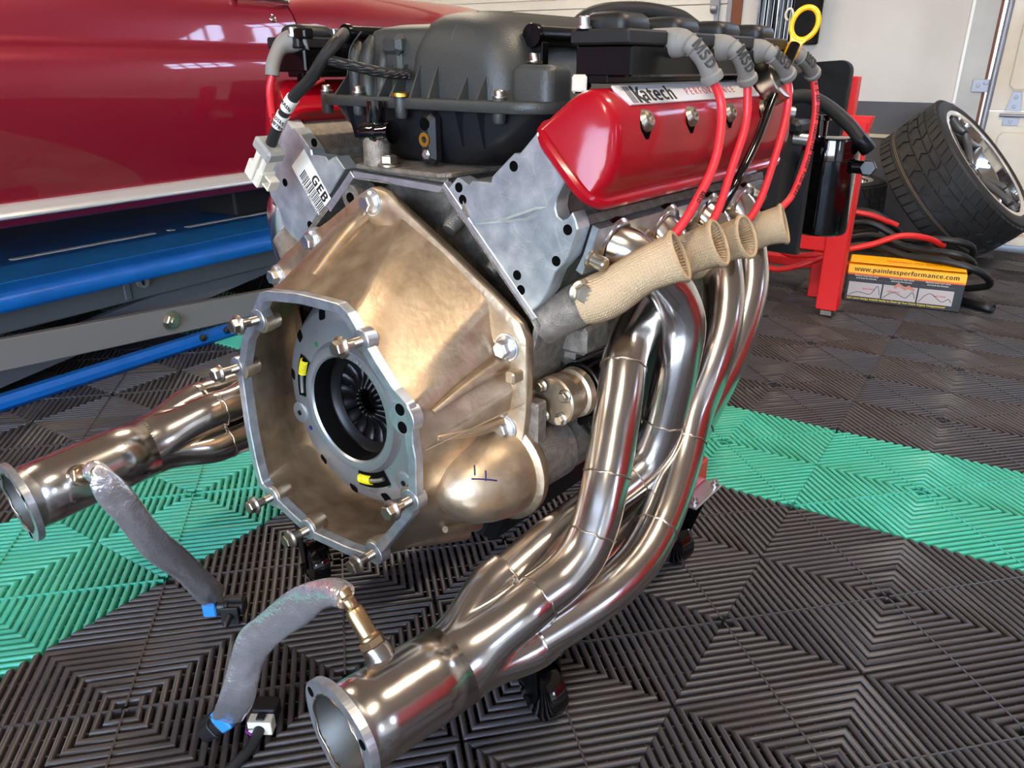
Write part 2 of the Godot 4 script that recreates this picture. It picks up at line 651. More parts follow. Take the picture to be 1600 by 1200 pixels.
func build_room() -> void:
	# back wall: piers, the cream sectional door on the left and the beige one on the right
	var wall = struct("wall_back", slab_box(Vector3(-1.42, 0.62, WZ0 - 0.2), Vector3(-0.36, CEIL, WZ0)), M.wall_white)
	part("wainscot", slab_box(Vector3(-1.42, 0.465, WZ0 - 0.2), Vector3(-0.36, 0.62, WZ0 + 0.004)), M.wall_grey, wall)
	part("ledge_strip", slab_box(Vector3(-1.42, 0.452, WZ0 - 0.2), Vector3(-0.36, 0.468, WZ0 + 0.02)), M.door_beige, wall)
	part("kerb", slab_box(Vector3(-1.42, 0.0, WZ0 - 0.2), Vector3(-0.36, 0.452, WZ0 + 0.012)), M.wall_grey, wall)
	part("pier", slab_box(Vector3(-0.36, 0.0, WZ0 - 0.2), Vector3(-0.255, CEIL, WZ0 + 0.012)), M.wall_pale, wall)
	part("corner_bead", slab_box(Vector3(-0.366, 0.62, WZ0 - 0.01), Vector3(-0.354, CEIL, WZ0 + 0.016)), M.trim_white, wall)
	part("lintel", slab_box(Vector3(WX0, 2.35, WZ0 - 0.2), Vector3(-1.42, CEIL, WZ0)), M.wall_white, wall)
	part("lintel", slab_box(Vector3(-0.255, 2.35, WZ0 - 0.2), Vector3(WX1, CEIL, WZ0)), M.wall_white, wall)
	struct("trim_1", slab_box(Vector3(-1.475, 0.0, WZ0 - 0.06), Vector3(-1.42, 2.35, WZ0 + 0.01)), M.wood_trim)
	struct("trim_2", slab_box(Vector3(-0.255, 0.0, WZ0 - 0.06), Vector3(-0.243, 2.35, WZ0 + 0.004)), M.wood_trim)
	# left sectional door: ribbed panels
	var d1 = thing_structure("door_1")
	part("backing", slab_box(Vector3(WX0, 0.0, WZ0 - 0.15), Vector3(-1.475, 2.35, WZ0 - 0.123)), M.door_cream, d1)
	var y = 0.0
	for i in 15:
		var h = 0.155
		var s = S()
		prism(s, rect(WX0 * -1 - 1.475, h - 0.004), -0.02, 0.0, Transform3D(Basis(), Vector3((WX0 - 1.475) / 2, y + h / 2, WZ0 - 0.10)), 0.002)
		if i % 3 == 1:
			prism(s, rect(WX0 * -1 - 1.475, 0.05), 0.0, 0.004, Transform3D(Basis(), Vector3((WX0 - 1.475) / 2, y + h / 2, WZ0 - 0.10)), 0.002)
		part("panel", s, M.door_cream, d1)
		y += h
	for hy in [0.95, 1.09]:
		var s = S()
		box(s, Vector3(-1.60, hy, WZ0 - 0.085), Vector3(0.05, 0.07, 0.012), 0.002)
		box(s, Vector3(-1.585, hy + 0.10, WZ0 - 0.085), Vector3(0.026, 0.14, 0.008), 0.002)
		lathe(s, [Vector2(0, 0), Vector2(0.02, 0.004), Vector2(0.024, 0.02), Vector2(0.02, 0.036), Vector2(0, 0.04)], 16, aim(Vector3(-1.62, hy - 0.03, WZ0 - 0.08), Vector3(1, 0, 0)))
		part("hinge", s, M.galvanised, d1)
	var tr = S()
	box(tr, Vector3(-1.497, 1.2, WZ0 - 0.05), Vector3(0.03, 2.4, 0.05), 0.004)
	part("track", tr, M.galvanised, d1)
	# right sectional door
	var d2 = thing_structure("door_2")
	y = 0.012
	for i in 3:
		var s = S()
		prism(s, rect(WX1 + 0.215, 0.575), -0.045, 0.0, Transform3D(Basis(), Vector3((WX1 - 0.215) / 2, y + 0.29, WZ0 - 0.02)), 0.004)
		for k in 4:
			prism(s, rect(0.95, 0.40, 0.02), 0.0, 0.008, Transform3D(Basis(), Vector3(0.32 + k * 1.06, y + 0.29, WZ0 - 0.02)), 0.006)
		part("panel", s, M.door_beige, d2)
		y += 0.58
	door_lites(d2)
	for hy in [0.592, 1.172]:
		var s = S()
		# strap hinge: tapered upper leaf, pin, lower leaf
		prism(s, PackedVector2Array([Vector2(-0.032, 0), Vector2(0.032, 0), Vector2(0.018, 0.085), Vector2(-0.018, 0.085)]), 0, 0.006, Transform3D(Basis(), Vector3(-0.115, hy + 0.0, WZ0 - 0.02)), 0.001)
		prism(s, rect(0.064, 0.034), 0, 0.006, Transform3D(Basis(), Vector3(-0.115, hy - 0.045, WZ0 - 0.02)), 0.001)
		tube(s, PackedVector3Array([Vector3(-0.165, hy - 0.018, WZ0 - 0.008), Vector3(-0.06, hy - 0.018, WZ0 - 0.008)]), 0.007, 10)
		for by in [0.02, 0.06, -0.045]:
			lathe(s, [Vector2(0.008, 0), Vector2(0.007, 0.004), Vector2(0, 0.005)], 10, aim(Vector3(-0.115, hy + by, WZ0 - 0.014), Vector3(0, 0, 1)))
		part("hinge", s, M.galvanised, d2)
	var t2 = S()
	tube(t2, PackedVector3Array([Vector3(-0.222, 0.30, WZ0 + 0.03), Vector3(-0.205, 2.4, WZ0 + 0.03)]), 0.0135, 16)
	part("track", t2, M.galvanised, d2)
	for by in [0.70, 1.4]:
		var s = S()
		box(s, Vector3(-0.262, by, WZ0 + 0.018), Vector3(0.075, 0.055, 0.006), 0.001)
		box(s, Vector3(-0.245, by + 0.012, WZ0 + 0.024), Vector3(0.02, 0.012, 0.008), 0.001)
		lathe(s, [Vector2(0.009, 0), Vector2(0.008, 0.005), Vector2(0, 0.006)], 6, aim(Vector3(-0.275, by, WZ0 + 0.02), Vector3(0, 0, 1)))
		part("bracket", s, M.galvanised, d2)
	var sill = S()
	box(sill, Vector3(WX1 / 2, 0.022, WZ0 + 0.03), Vector3(WX1 + 0.2, 0.045, 0.10), 0.006)
	part("threshold", sill, M.door_beige, d2)
	# left wall
	struct("wall_left", slab_box(Vector3(WX0 - 0.2, 0, WZ0 - 0.2), Vector3(WX0, CEIL, WZ1 + 0.2)), M.wall_white)
	# right wall: a row of door lites with muntins lets the daylight in
	var wr = struct("wall_right", slab_box(Vector3(WX1, 0, WZ0 - 0.2), Vector3(WX1 + 0.2, 1.15, WZ1 + 0.2)), M.wall_white)
	part("wall_head", slab_box(Vector3(WX1, 2.15, WZ0 - 0.2), Vector3(WX1 + 0.2, CEIL, WZ1 + 0.2)), M.wall_white, wr)
	var zc = [-4.6, -3.1, -2.5, -0.2, 0.4, 2.7, 3.3, 4.8]
	for i in range(0, 8, 2):
		part("pier", slab_box(Vector3(WX1, 1.15, zc[i]), Vector3(WX1 + 0.2, 2.15, zc[i + 1])), M.wall_white, wr)
	var wi = 0
	for w in [[-3.1, -2.5], [-0.2, 0.4], [2.7, 3.3]]:
		pass
	for w in [[zc[1], zc[2]], [zc[3], zc[4]], [zc[5], zc[6]]]:
		wi += 1
		window_in(wi, w[0], w[1])
	# front wall, behind the camera: the open garage door
	var wf = struct("wall_front", slab_box(Vector3(WX0 - 0.2, 0, WZ1), Vector3(-1.4, CEIL, WZ1 + 0.2)), M.wall_white)
	part("pier", slab_box(Vector3(3.2, 0, WZ1), Vector3(WX1 + 0.2, CEIL, WZ1 + 0.2)), M.wall_white, wf)
	part("lintel", slab_box(Vector3(-1.4, 2.55, WZ1), Vector3(3.2, CEIL, WZ1 + 0.2)), M.wall_white, wf)
	struct("ceiling", slab_box(Vector3(WX0 - 0.2, CEIL, WZ0 - 0.2), Vector3(WX1 + 0.2, CEIL + 0.15, WZ1 + 0.2)), M.ceiling_board)
	ceiling_lamp(Vector3(0.6, CEIL - 0.06, -1.6), "glowing ceiling batten lamp over the floor right of the engine")
	ceiling_lamp(Vector3(0.6, CEIL - 0.06, 1.2), "glowing ceiling batten lamp just inside the open garage door")
	ceiling_lamp(Vector3(-2.6, CEIL - 0.06, -2.9), "glowing ceiling batten lamp over the front wing of the red car")
	ceiling_lamp(Vector3(-3.4, CEIL - 0.06, 1.2), "glowing ceiling batten lamp over the tail of the red car")

func door_lites(d2: Node3D) -> void:
	# top section of the right door: two groups of panes with muntins
	var y0 = 1.752
	var y1 = 2.33
	var z = WZ0 - 0.0425
	var s = S()
	var cuts = [[-0.215, 0.05], [0.95, 1.25], [2.15, 4.2]]
	for c in cuts:
		prism(s, rect(c[1] - c[0], y1 - y0), -0.022, 0.022, Transform3D(Basis(), Vector3((c[0] + c[1]) / 2, (y0 + y1) / 2, z)), 0.003)
	for c in [[0.05, 0.95], [1.25, 2.15]]:
		for yy in [y0 + 0.05, y1 - 0.05]:
			prism(s, rect(c[1] - c[0], 0.1), -0.022, 0.022, Transform3D(Basis(), Vector3((c[0] + c[1]) / 2, yy, z)), 0.003)
		for k in 3:
			prism(s, rect(0.022, y1 - y0 - 0.2), -0.014, 0.014, Transform3D(Basis(), Vector3(c[0] + 0.225 * (k + 1), (y0 + y1) / 2, z)), 0.003)
		prism(s, rect(c[1] - c[0], 0.022), -0.014, 0.014, Transform3D(Basis(), Vector3((c[0] + c[1]) / 2, (y0 + y1) / 2, z)), 0.003)
		part("pane", slab_box(Vector3(c[0], y0 + 0.1, z - 0.002), Vector3(c[1], y1 - 0.1, z + 0.002)), M.window_pane, d2)
	part("lite_frame", s, M.door_beige, d2)

func thing_structure(called: String) -> Node3D:
	var o = Node3D.new()
	o.name = called
	o.set_meta("kind", "structure")
	add_child(o)
	return o

func window_in(i: int, z0: float, z1: float) -> void:
	var o = thing_structure("window_%d" % i)
	var s = S()
	for b in [[z0, 1.17], [z0, 2.13]]:
		box(s, Vector3(WX1 + 0.1, b[1], (z0 + z1) / 2), Vector3(0.08, 0.04, z1 - z0), 0.004)
	for z in [z0 + 0.02, z1 - 0.02]:
		box(s, Vector3(WX1 + 0.1, 1.65, z), Vector3(0.08, 1.0, 0.04), 0.004)
	for k in 3:
		box(s, Vector3(WX1 + 0.1, 1.4 + 0.25 * k, (z0 + z1) / 2), Vector3(0.04, 0.025, z1 - z0), 0.003)
	part("frame", s, M.trim_white, o)
	part("pane", slab_box(Vector3(WX1 + 0.098, 1.17, z0), Vector3(WX1 + 0.102, 2.13, z1)), M.window_pane, o)

func ceiling_lamp(p: Vector3, label: String) -> void:
	var o = thing("ceiling_lamp", label, "lamp", Transform3D(Basis(), p), "ceiling batten lamps")
	var s = S()
	box(s, Vector3(0, 0.035, 0), Vector3(0.16, 0.05, 1.26), 0.006)
	part("housing", s, M.trim_white, o)
	var d = S()
	prism(d, rrect(0.13, 0.03, 0.012, 4), -0.6, 0.6, Transform3D(), 0.004)
	part("diffuser", d, M.lamp_glow, o)
	var l = AreaLight3D.new()
	l.name = "light"
	l.area_size = Vector2(0.12, 1.18)
	l.light_color = Color(1.0, 0.92, 0.81)
	l.light_energy = LAMP_ENERGY
	l.area_range = 14.0
	l.shadow_enabled = true
	l.transform = Transform3D(Basis(Vector3(1, 0, 0), Vector3(0, 0, -1), Vector3(0, 1, 0)), Vector3(0, -0.02, 0))
	o.add_child(l)
const LAMP_ENERGY := 5.0

# ------------------------------------------------------------------ floor of ribbed tiles
const A := 0.28284
func build_floor() -> void:
	var fl = struct("floor", slab_box(Vector3(WX0 - 0.2, -0.2, WZ0 - 0.2), Vector3(WX1 + 0.2, -0.021, WZ1 + 0.2)), M.slab)
	var tile = tile_mesh()
	for i in range(-10, 9):
		for j in range(-9, 8):
			var x = -0.24584 + 0.4 * i + 0.2
			var z = -1.38098 - 0.4 * j - 0.2
			if z < WZ0 + 0.15 or z > 2.2 or x > 2.6 or x < -4.4:
				continue
			var green: bool = (j == 0 or (i == -3 and j < 0))
			part("floor_tile", tile, M.tile_green if green else M.tile_black, fl, Transform3D(Basis(), Vector3(x, 0, z)), "green ribbed tile of the border stripe" if green else "")

func rib(s: SurfaceTool, c: Vector2, along: Vector2, out: Vector2, half: float, k: float, trim: float) -> void:
	# mitred bar: its half length grows with the distance from the ring's centre
	var prof = [Vector2(-0.0042, -0.018), Vector2(-0.0042, -0.0040), Vector2(-0.0030, -0.0010), Vector2(0.0, 0.0), Vector2(0.0030, -0.0010), Vector2(0.0042, -0.0040), Vector2(0.0042, -0.018)]
	var r0 = PackedVector3Array()
	var r1 = PackedVector3Array()
	for p in prof:
		var h: float = half + p.x * k - trim
		var a: Vector2 = c + out * p.x - along * h
		var b: Vector2 = c + out * p.x + along * h
		r0.append(Vector3(a.x, p.y, a.y))
		r1.append(Vector3(b.x, p.y, b.y))
	var t = gridt([r0, r1], false)
	put(s, t, 1)
	for e in [r0, r1]:
		var c2: PackedVector3Array = e
		var q = PackedVector3Array()
		for i in range(1, 6):
			q.append_array(PackedVector3Array([c2[0], c2[i], c2[i + 1]]))
		put(s, q, 2, PackedVector2Array(), true)

func tile_mesh() -> ArrayMesh:
	var s = S()
	var d1 = Vector2(0.70711, -0.70711)
	var d2 = Vector2(0.70711, 0.70711)
	for k in 10:
		var r = 0.0182 + 0.013 * k
		for q in [[d1, d2], [d2, d1], [-d1, d2], [-d2, d1]]:
			rib(s, q[0] * r, q[1], q[0], r, 1.0, 0.0)
			rib(s, q[0] * (A - r), q[1], -q[0], r, 1.0, 0.0005)
	# thin webs: the lines through the centres and the hidden cross bars
	for q in [[d1, d2], [d2, d1], [-d1, d2], [-d2, d1]]:
		web(s, q[0] * 0.004, q[0] * (A - 0.004), 0.0012, 0.0001, -0.016)
		for v in [0.028, 0.056, 0.084, 0.112]:
			for sg in [-1.0, 1.0]:
				web(s, q[0] * v + q[1] * (v * sg), q[0] * (A - v) + q[1] * (v * sg), 0.0011, -0.0060, -0.014)
	lathe(s, [Vector2(0.004, -0.016), Vector2(0.004, -0.003), Vector2(0.002, -0.002), Vector2(0, -0.002)], 8)
	return done(s)

func web(s: SurfaceTool, a: Vector2, b: Vector2, w: float, top: float, bot: float) -> void:
	var n = (b - a).normalized().orthogonal() * w
	var r0 = PackedVector3Array()
	var r1 = PackedVector3Array()
	for p in [[-1.0, bot], [-1.0, top], [1.0, top], [1.0, bot]]:
		r0.append(Vector3(a.x + n.x * p[0], p[1], a.y + n.y * p[0]))
		r1.append(Vector3(b.x + n.x * p[0], p[1], b.y + n.y * p[0]))
	var t = gridt([r0, r1], false)
	put(s, t, 4294967295)

# ------------------------------------------------------------------ car lift
func build_lift() -> void:
	var o = thing("car_lift", "blue low scissor lift with grey arms under the red car", "car lift", Transform3D(Basis(), Vector3(-2.4, 0, -1.2)))
	var T = Transform3D(Basis(), Vector3(2.4, 0, 1.2))
	var s = S()
	# deck: folded sheet with a rounded near edge and a skirt
	var prof = [Vector2(-2.86, 0.25), Vector2(-2.86, 0.286), Vector2(-2.0, 0.286), Vector2(-1.952, 0.2855), Vector2(-1.938, 0.282), Vector2(-1.93, 0.274), Vector2(-1.928, 0.262), Vector2(-1.93, 0.242), Vector2(-1.945, 0.240), Vector2(-1.955, 0.25)]
	var r0 = PackedVector3Array()
	var r1 = PackedVector3Array()
	for p in prof:
		r0.append(T * Vector3(p.x, p.y, 1.3))
		r1.append(T * Vector3(p.x, p.y, -3.0))
	put(s, gridt([r0, r1], true), 1)
	put(s, fan(r1), 4294967295)
	part("deck", s, M.blue_paint, o)
	s = S()
	box(s, T * Vector3(-2.42, 0.2875, -0.85), Vector3(0.80, 0.003, 4.2), 0.001)
	part("deck_sheet", s, M.blue_deck, o)
	for z in [[0.2, -0.75], [-1.0, -1.43], [-1.478, -1.498], [-1.545, -1.9], [-2.1, -2.6]]:
		s = S()
		box(s, T * Vector3(-2.25, 0.2895, (z[0] + z[1]) / 2), Vector3(0.022, 0.0024, z[0] - z[1]), 0.001)
		part("grip_strip", s, M.grip_strip, o)
	# base rail
	s = S()
	box(s, T * Vector3(-1.970, 0.019, -0.9), Vector3(0.046, 0.038, 3.6), 0.012)
	box(s, T * Vector3(-2.80, 0.026, -0.9), Vector3(0.05, 0.052, 3.6), 0.006)
	part("base_rail", s, M.blue_paint, o)
	for z in [-1.335, -1.42, 0.1]:
		s = S()
		lathe(s, [Vector2(0.011, 0), Vector2(0.011, 0.006), Vector2(0.006, 0.010), Vector2(0, 0.011)], 12, aim(T * Vector3(-1.948, 0.030, z), Vector3(1, 0, 0)))
		part("rail_pin", s, M.black_plastic, o)
	# scissor arms: flat bars that cross
	for a in [[Vector3(-2.0, 0.158, -0.40), Vector3(-2.0, 0.055, -1.72), 0.078, "grey_paint", "scissor_arm"], [Vector3(-2.05, 0.02, -0.45), Vector3(-2.05, 0.20, -1.85), 0.075, "dark_grey_paint", "scissor_arm"], [Vector3(-2.75, 0.158, -0.40), Vector3(-2.75, 0.055, -1.72), 0.078, "grey_paint", "scissor_arm"]]:
		s = S()
		var d: Vector3 = a[1] - a[0]
		prism(s, rrect(d.length() + 0.05, a[2], 0.03, 6), -0.014, 0.014, T * face((a[0] + a[1]) / 2, Vector3(1, 0, 0), Vector3(0, 1, 0)) * Transform3D(Basis(Vector3(0, 0, 1), atan2(d.y, -d.z)), Vector3.ZERO), 0.003)
		part(a[4], s, M[a[3]], o)
	s = S()
	box(s, T * Vector3(-2.03, 0.205, -1.0), Vector3(0.03, 0.075, 1.9), 0.004)
	part("under_beam", s, M.dark_grey_paint, o)
	s = S()
	prism(s, circle(0.022, 6), 0, 0.016, T * face(Vector3(-1.986, 0.094, -1.266), Vector3(1, 0, 0)), 0.003)
	lathe(s, [Vector2(0.027, 0), Vector2(0.027, 0.004), Vector2(0, 0.004)], 20, aim(T * Vector3(-1.986, 0.094, -1.266), Vector3(1, 0, 0)))
	lathe(s, [Vector2(0.011, 0), Vector2(0.011, 0.021), Vector2(0.010, 0.022), Vector2(0, 0.022)], 16, aim(T * Vector3(-1.986, 0.094, -1.266), Vector3(1, 0, 0)))
	part("pivot_bolt", s, M.steel, o)
	s = S()
	lathe(s, [Vector2(0.008, 0), Vector2(0.016, 0), Vector2(0.016, 0.014), Vector2(0.008, 0.014), Vector2(0.008, 0)], 20, aim(T * Vector3(-2.015, 0.216, -1.216), Vector3(1, 0, 0)))
	part("hose_port", s, M.grey_paint, o)
	s = S()
	box(s, T * Vector3(-2.013, 0.205, -1.17), Vector3(0.006, 0.06, 0.02), 0.002)
	part("latch_plate", s, M.dark_grey_paint, o)
	# rubber block that carries the car
	var b = thing("lift_block", "black rubber block between the blue lift deck and the red car", "block", Transform3D(Basis(), Vector3(-2.36, 0.289, -1.83)))
	s = S()
	box(s, Vector3(0, 0.048, 0), Vector3(0.2, 0.096, 0.16), 0.008)
	part("body", s, M.rubber_dark, b)
	s = S()
	for k in 4:
		box(s, Vector3(-0.06 + 0.04 * k, 0.099, 0), Vector3(0.018, 0.008, 0.15), 0.002)
	part("tread", s, M.rubber_dark, b)

# ------------------------------------------------------------------ the car
func car_section(z: float) -> PackedVector3Array:
	# side profile (x, y); the nose turns in and the front wing falls towards it
	var f = clampf((-z - 2.9) / 0.78, 0.0, 1.0)
	var nose = f * f * f * 0.62
	var drop = f * f * 0.05
	var rise = clampf((z + 2.0) / 3.0, -0.6, 1.0) * 0.02
	var o = PackedVector3Array()
	for p in [Vector2(-2.55, 0.400), Vector2(-2.25, 0.400), Vector2(-2.13, 0.400), Vector2(-2.092, 0.402), Vector2(-2.082, 0.410), Vector2(-2.072, 0.455), Vector2(-2.058, 0.50), Vector2(-2.040, 0.57), Vector2(-2.026, 0.65), Vector2(-2.020, 0.72), Vector2(-2.024, 0.78), Vector2(-2.034, 0.812), Vector2(-2.047, 0.822), Vector2(-2.0505, 0.84), Vector2(-2.0555, 0.88), Vector2(-2.0635, 0.92), Vector2(-2.080, 0.955), Vector2(-2.122, 0.985), Vector2(-2.16, 1.008), Vector2(-2.22, 1.022), Vector2(-2.32, 1.032), Vector2(-2.5, 1.04), Vector2(-2.75, 1.05), Vector2(-2.95, 1.052)]:
		o.append(Vector3(p.x - nose * (1.0 if p.y > 0.45 else 0.8), p.y - drop * clampf((p.y - 0.5) * 2.0, 0, 1) + rise * clampf((p.y - 0.6) * 2.0, 0, 1), z))
	return o

func build_car() -> void:
	var o = thing("car", "glossy dark red car with a chrome sill strip standing on the blue lift", "car", Transform3D(Basis(), Vector3(-2.9, 0.29, -1.0)))
	var T = Transform3D(Basis(), Vector3(2.9, -0.29, 1.0))
	var cuts = [[-1.925, 1.9, "door_panel"], [-3.68, -1.931, "front_wing"]]
	for c in cuts:
		var s = S()
		var rows = []
		var n = 22
		for i in n + 1:
			var z: float = lerpf(c[1], c[0], float(i) / n)
			var sec = car_section(z)
			var row = PackedVector3Array()
			for k in sec.size():
				# the door seam leans: its upper part runs forward
				var q = sec[k]
				var lean = 0.0
				if (c[2] == "door_panel" and i == n) or (c[2] == "front_wing" and i == 0):
					lean = (q.y - 0.865) * 0.26
				row.append(T * Vector3(q.x, q.y, q.z + lean))
			rows.append(row)
		put(s, gridt(rows, false), 1)
		# inner skin and far side close the body
		var back = []
		for row in rows:
			var r2 = PackedVector3Array()
			for q in row:
				r2.append(Vector3(-q.x - 0.1, q.y, q.z))
			back.append(r2)
		put(s, gridt(back, false), 2)
		for e in [rows[0], rows[n]]:
			var both: PackedVector3Array = e.duplicate()
			var rev: PackedVector3Array = back[0 if e == rows[0] else n].duplicate()
			rev.reverse()
			both.append_array(rev)
			put(s, fan(both), 4294967295)
		var p = part(c[2], s, M.car_paint, o)
		if c[2] == "door_panel":
			var l = S()
			lathe(l, [Vector2(0.013, 0), Vector2(0.012, 0.006), Vector2(0.009, 0.008), Vector2(0.0085, 0.005), Vector2(0.003, 0.005), Vector2(0.003, 0.003), Vector2(0, 0.003)], 24, aim(T * Vector3(-2.064, 0.908, -1.826), Vector3(1, 0.35, 0)))
			part("door_lock", l, M.chrome, p)
			var hd = S()
			tube(hd, curve([T * Vector3(-2.09, 0.958, -1.90), T * Vector3(-2.06, 0.962, -1.885), T * Vector3(-2.055, 0.965, -1.83), T * Vector3(-2.06, 0.966, -1.73), T * Vector3(-2.09, 0.966, -1.70)], 6), 0.013, 14)
			part("door_handle", hd, M.chrome, p)
	# chrome strip along the sill, wheels and cabin
	var s2 = S()
	var rr = []
	for z in [1.9, 0.5, -0.5, -1.5, -2.2]:
		var row = PackedVector3Array()
		for p in [Vector2(-2.09, 0.428), Vector2(-2.046, 0.429), Vector2(-2.040, 0.433), Vector2(-2.041, 0.438), Vector2(-2.049, 0.448), Vector2(-2.056, 0.457), Vector2(-2.061, 0.463), Vector2(-2.078, 0.465)]:
			row.append(T * Vector3(p.x, p.y, z))
		rr.append(row)
	put(s2, gridt(rr, true), 1)
	part("sill_strip", s2, M.bright_trim, o)
	var cab = S()
	var rows2 = []
	for q in [[0.62, 1.045, 1.6, -1.85], [0.60, 1.06, 1.55, -1.80], [0.44, 1.36, 0.75, -1.0], [0.36, 1.42, 0.5, -0.8], [0.0, 1.43, 0.4, -0.7]]:
		rows2.append(PackedVector3Array([T * Vector3(-2.95 + q[0], q[1], q[2]), T * Vector3(-2.95 + q[0], q[1], q[3]), T * Vector3(-2.95 - q[0], q[1], q[3]), T * Vector3(-2.95 - q[0], q[1], q[2])]))
	put(cab, gridt(rows2, true), 4294967295)
	part("cabin", cab, M.black_gloss, o)
	for z in [-2.75, 1.1]:
		var w = S()
		lathe(w, [Vector2(0.0, -0.1), Vector2(0.2, -0.1), Vector2(0.30, -0.1), Vector2(0.325, -0.07), Vector2(0.325, 0.07), Vector2(0.30, 0.1), Vector2(0.2, 0.1), Vector2(0.19, 0.05), Vector2(0, 0.05)], 40, aim(T * Vector3(-2.32, 0.616, z), Vector3(1, 0, 0)))
		part("wheel", w, M.rubber, o)

# ------------------------------------------------------------------ bench behind the engine
func build_bench() -> void:
	var o = thing("bench_frame", "bright red steel bench frame with tall post and cross bars behind the engine", "bench", Transform3D(Basis(), Vector3(-0.8, 0, -2.75)))
	var T = Transform3D(Basis(), Vector3(0.8, 0, 2.75))
	var s = S()
	prism(s, rect(0.068, 0.60, 0.004), -0.03, 0.03, T * Transform3D(Basis(), Vector3(-0.472, 0.325, -2.70)), 0.003)
	prism(s, PackedVector2Array([Vector2(-0.034, 0), Vector2(0.034, 0), Vector2(0.044, 0.05), Vector2(-0.024, 0.05)]), -0.02, 0.02, T * Transform3D(Basis(), Vector3(-0.472, 0.59, -2.70)), 0.002)
	part("post", s, M.bench_red, o)
	s = S()
	box(s, T * Vector3(-0.472, 0.012, -2.70), Vector3(0.04, 0.022, 0.03), 0.003)
	part("foot_bolt", s, M.steel, o)
	s = S()
	box(s, T * Vector3(-0.80, 0.242, -2.705), Vector3(0.62, 0.052, 0.05), 0.004)
	part("cross_bar", s, M.bench_red, o)
	s = S()
	box(s, T * Vector3(-0.86, 0.10, -3.02), Vector3(0.9, 0.035, 0.05), 0.004)
	part("cross_bar", s, M.bench_red, o)
	s = S()
	prism(s, rect(0.068, 0.60, 0.004), -0.03, 0.03, T * Transform3D(Basis(), Vector3(-1.12, 0.325, -2.70)), 0.003)
	part("post", s, M.bench_red, o)
	s = S()
	box(s, T * Vector3(-0.545, 0.62, -2.93), Vector3(0.035, 0.26, 0.06), 0.003)
	box(s, T * Vector3(-0.56, 0.30, -2.93), Vector3(0.05, 0.60, 0.05), 0.003)
	part("upright", s, M.bench_red, o)
	var pad = thing("padded_panel", "black vinyl padded panel with rounded corner leaning on the red bench", "cushion", Transform3D(Basis(), Vector3(-0.80, 0.265, -2.83)))
	s = S()
	var rows = []
	for q in [[0.0, 0.85], [0.012, 0.97], [0.03, 1.0], [0.05, 0.97], [0.062, 0.85]]:
		var row = PackedVector3Array()
		for p in rrect(0.56 - 0.03 + 0.03 * q[1], 0.52 - 0.03 + 0.03 * q[1], 0.035, 6):
			row.append(Vector3(p.x, p.y + 0.255 + p.x * 0.07, q[0]))
		rows.append(row)
	put(s, gridt(rows, true), 1)
	put(s, fan(rows[0]), 2)
	put(s, fan(rows[4]), 2)
	part("cushion", s, M.pad_vinyl, pad, Transform3D(Basis(Vector3(1, 0, 0), -0.06), Vector3(-0.015, 0, 0)))
	# things hung on the wall
	var b = thing("garment_bag", "glossy black sheet with a white ring and dark flat panel hung on the white wall", "cover", Transform3D(Basis(), Vector3(-1.2, 0.88, WZ0 + 0.03)))
	s = S()
	var r0 = PackedVector3Array()
	var r1 = PackedVector3Array()
	for i in 25:
		var x = -0.125 + 0.19 * i / 24.0
		var z = 0.02 + 0.014 * sin(i * 1.1) + 0.006 * sin(i * 2.3)
		r0.append(Vector3(x, 0.0, z))
		r1.append(Vector3(x, 0.9, z))
	for i in 25:
		var x = -0.125 + 0.19 * (24 - i) / 24.0
		r0.append(Vector3(x, 0.0, 0.0))
		r1.append(Vector3(x, 0.9, 0.0))
	put(s, gridt([r0, r1], true), 1)
	part("folded_sheet", s, M.black_gloss, b)
	s = S()
	prism(s, rect(0.13, 0.9, 0.006), 0.0, 0.03, Transform3D(Basis(), Vector3(0.125, 0.45, 0)), 0.004)
	part("flat_panel", s, M.pad_vinyl, b)
	s = S()
	var ring = PackedVector3Array()
	for i in 21:
		var a = -0.5 + TAU * 0.8 * i / 20.0
		ring.append(Vector3(0.045 + cos(a) * 0.018, 0.135 + sin(a) * 0.026, 0.05))
	tube(s, ring, 0.006, 10)
	part("ring_emblem", s, M.label_white, b)

# ------------------------------------------------------------------ spare wheels
func tyre(s: SurfaceTool, r: float, w: float, rim: float) -> void:
	var h = w / 2
	lathe(s, [Vector2(rim, -h * 0.86), Vector2(rim + 0.008, -h * 0.93), Vector2(rim + 0.03, -h * 1.0), Vector2(r - 0.030, -h * 0.99), Vector2(r - 0.012, -h * 0.94), Vector2(r - 0.006, -h * 0.86), Vector2(r, -h * 0.7), Vector2(r + 0.001, 0), Vector2(r, h * 0.7), Vector2(r - 0.006, h * 0.86), Vector2(r - 0.012, h * 0.94), Vector2(r - 0.030, h * 0.99), Vector2(rim + 0.03, h * 1.0), Vector2(rim + 0.008, h * 0.93), Vector2(rim, h * 0.86), Vector2(rim - 0.008, h * 0.5), Vector2(rim - 0.008, -h * 0.5), Vector2(rim, -h * 0.86)], 72)

# raised tread block between two angles and two heights, slanted
func tread_block(s: SurfaceTool, r: float, a: float, da: float, y0: float, y1: float, slant: float, hh: float) -> void:
	var rows = []
	for q in [[0.0, 0.0], [1.0, 0.08]]:
		var row = PackedVector3Array()
		for c in [[0.0, y0], [1.0, y0], [1.0, y1], [0.0, y1]]:
			var k: float = c[0]
			var yy: float = lerpf(c[1], (y0 + y1) / 2, q[1])
			var ang: float = a + da * lerpf(k, 0.5, q[1] * 0.6) + slant * (yy - y0) / (y1 - y0)
			var rr: float = r + hh * q[0]
			row.append(Vector3(cos(ang) * rr, yy, sin(ang) * rr))
		rows.append(row)
	put(s, gridt(rows, true), 4294967295)
	put(s, fan(rows[1]), 4294967295)

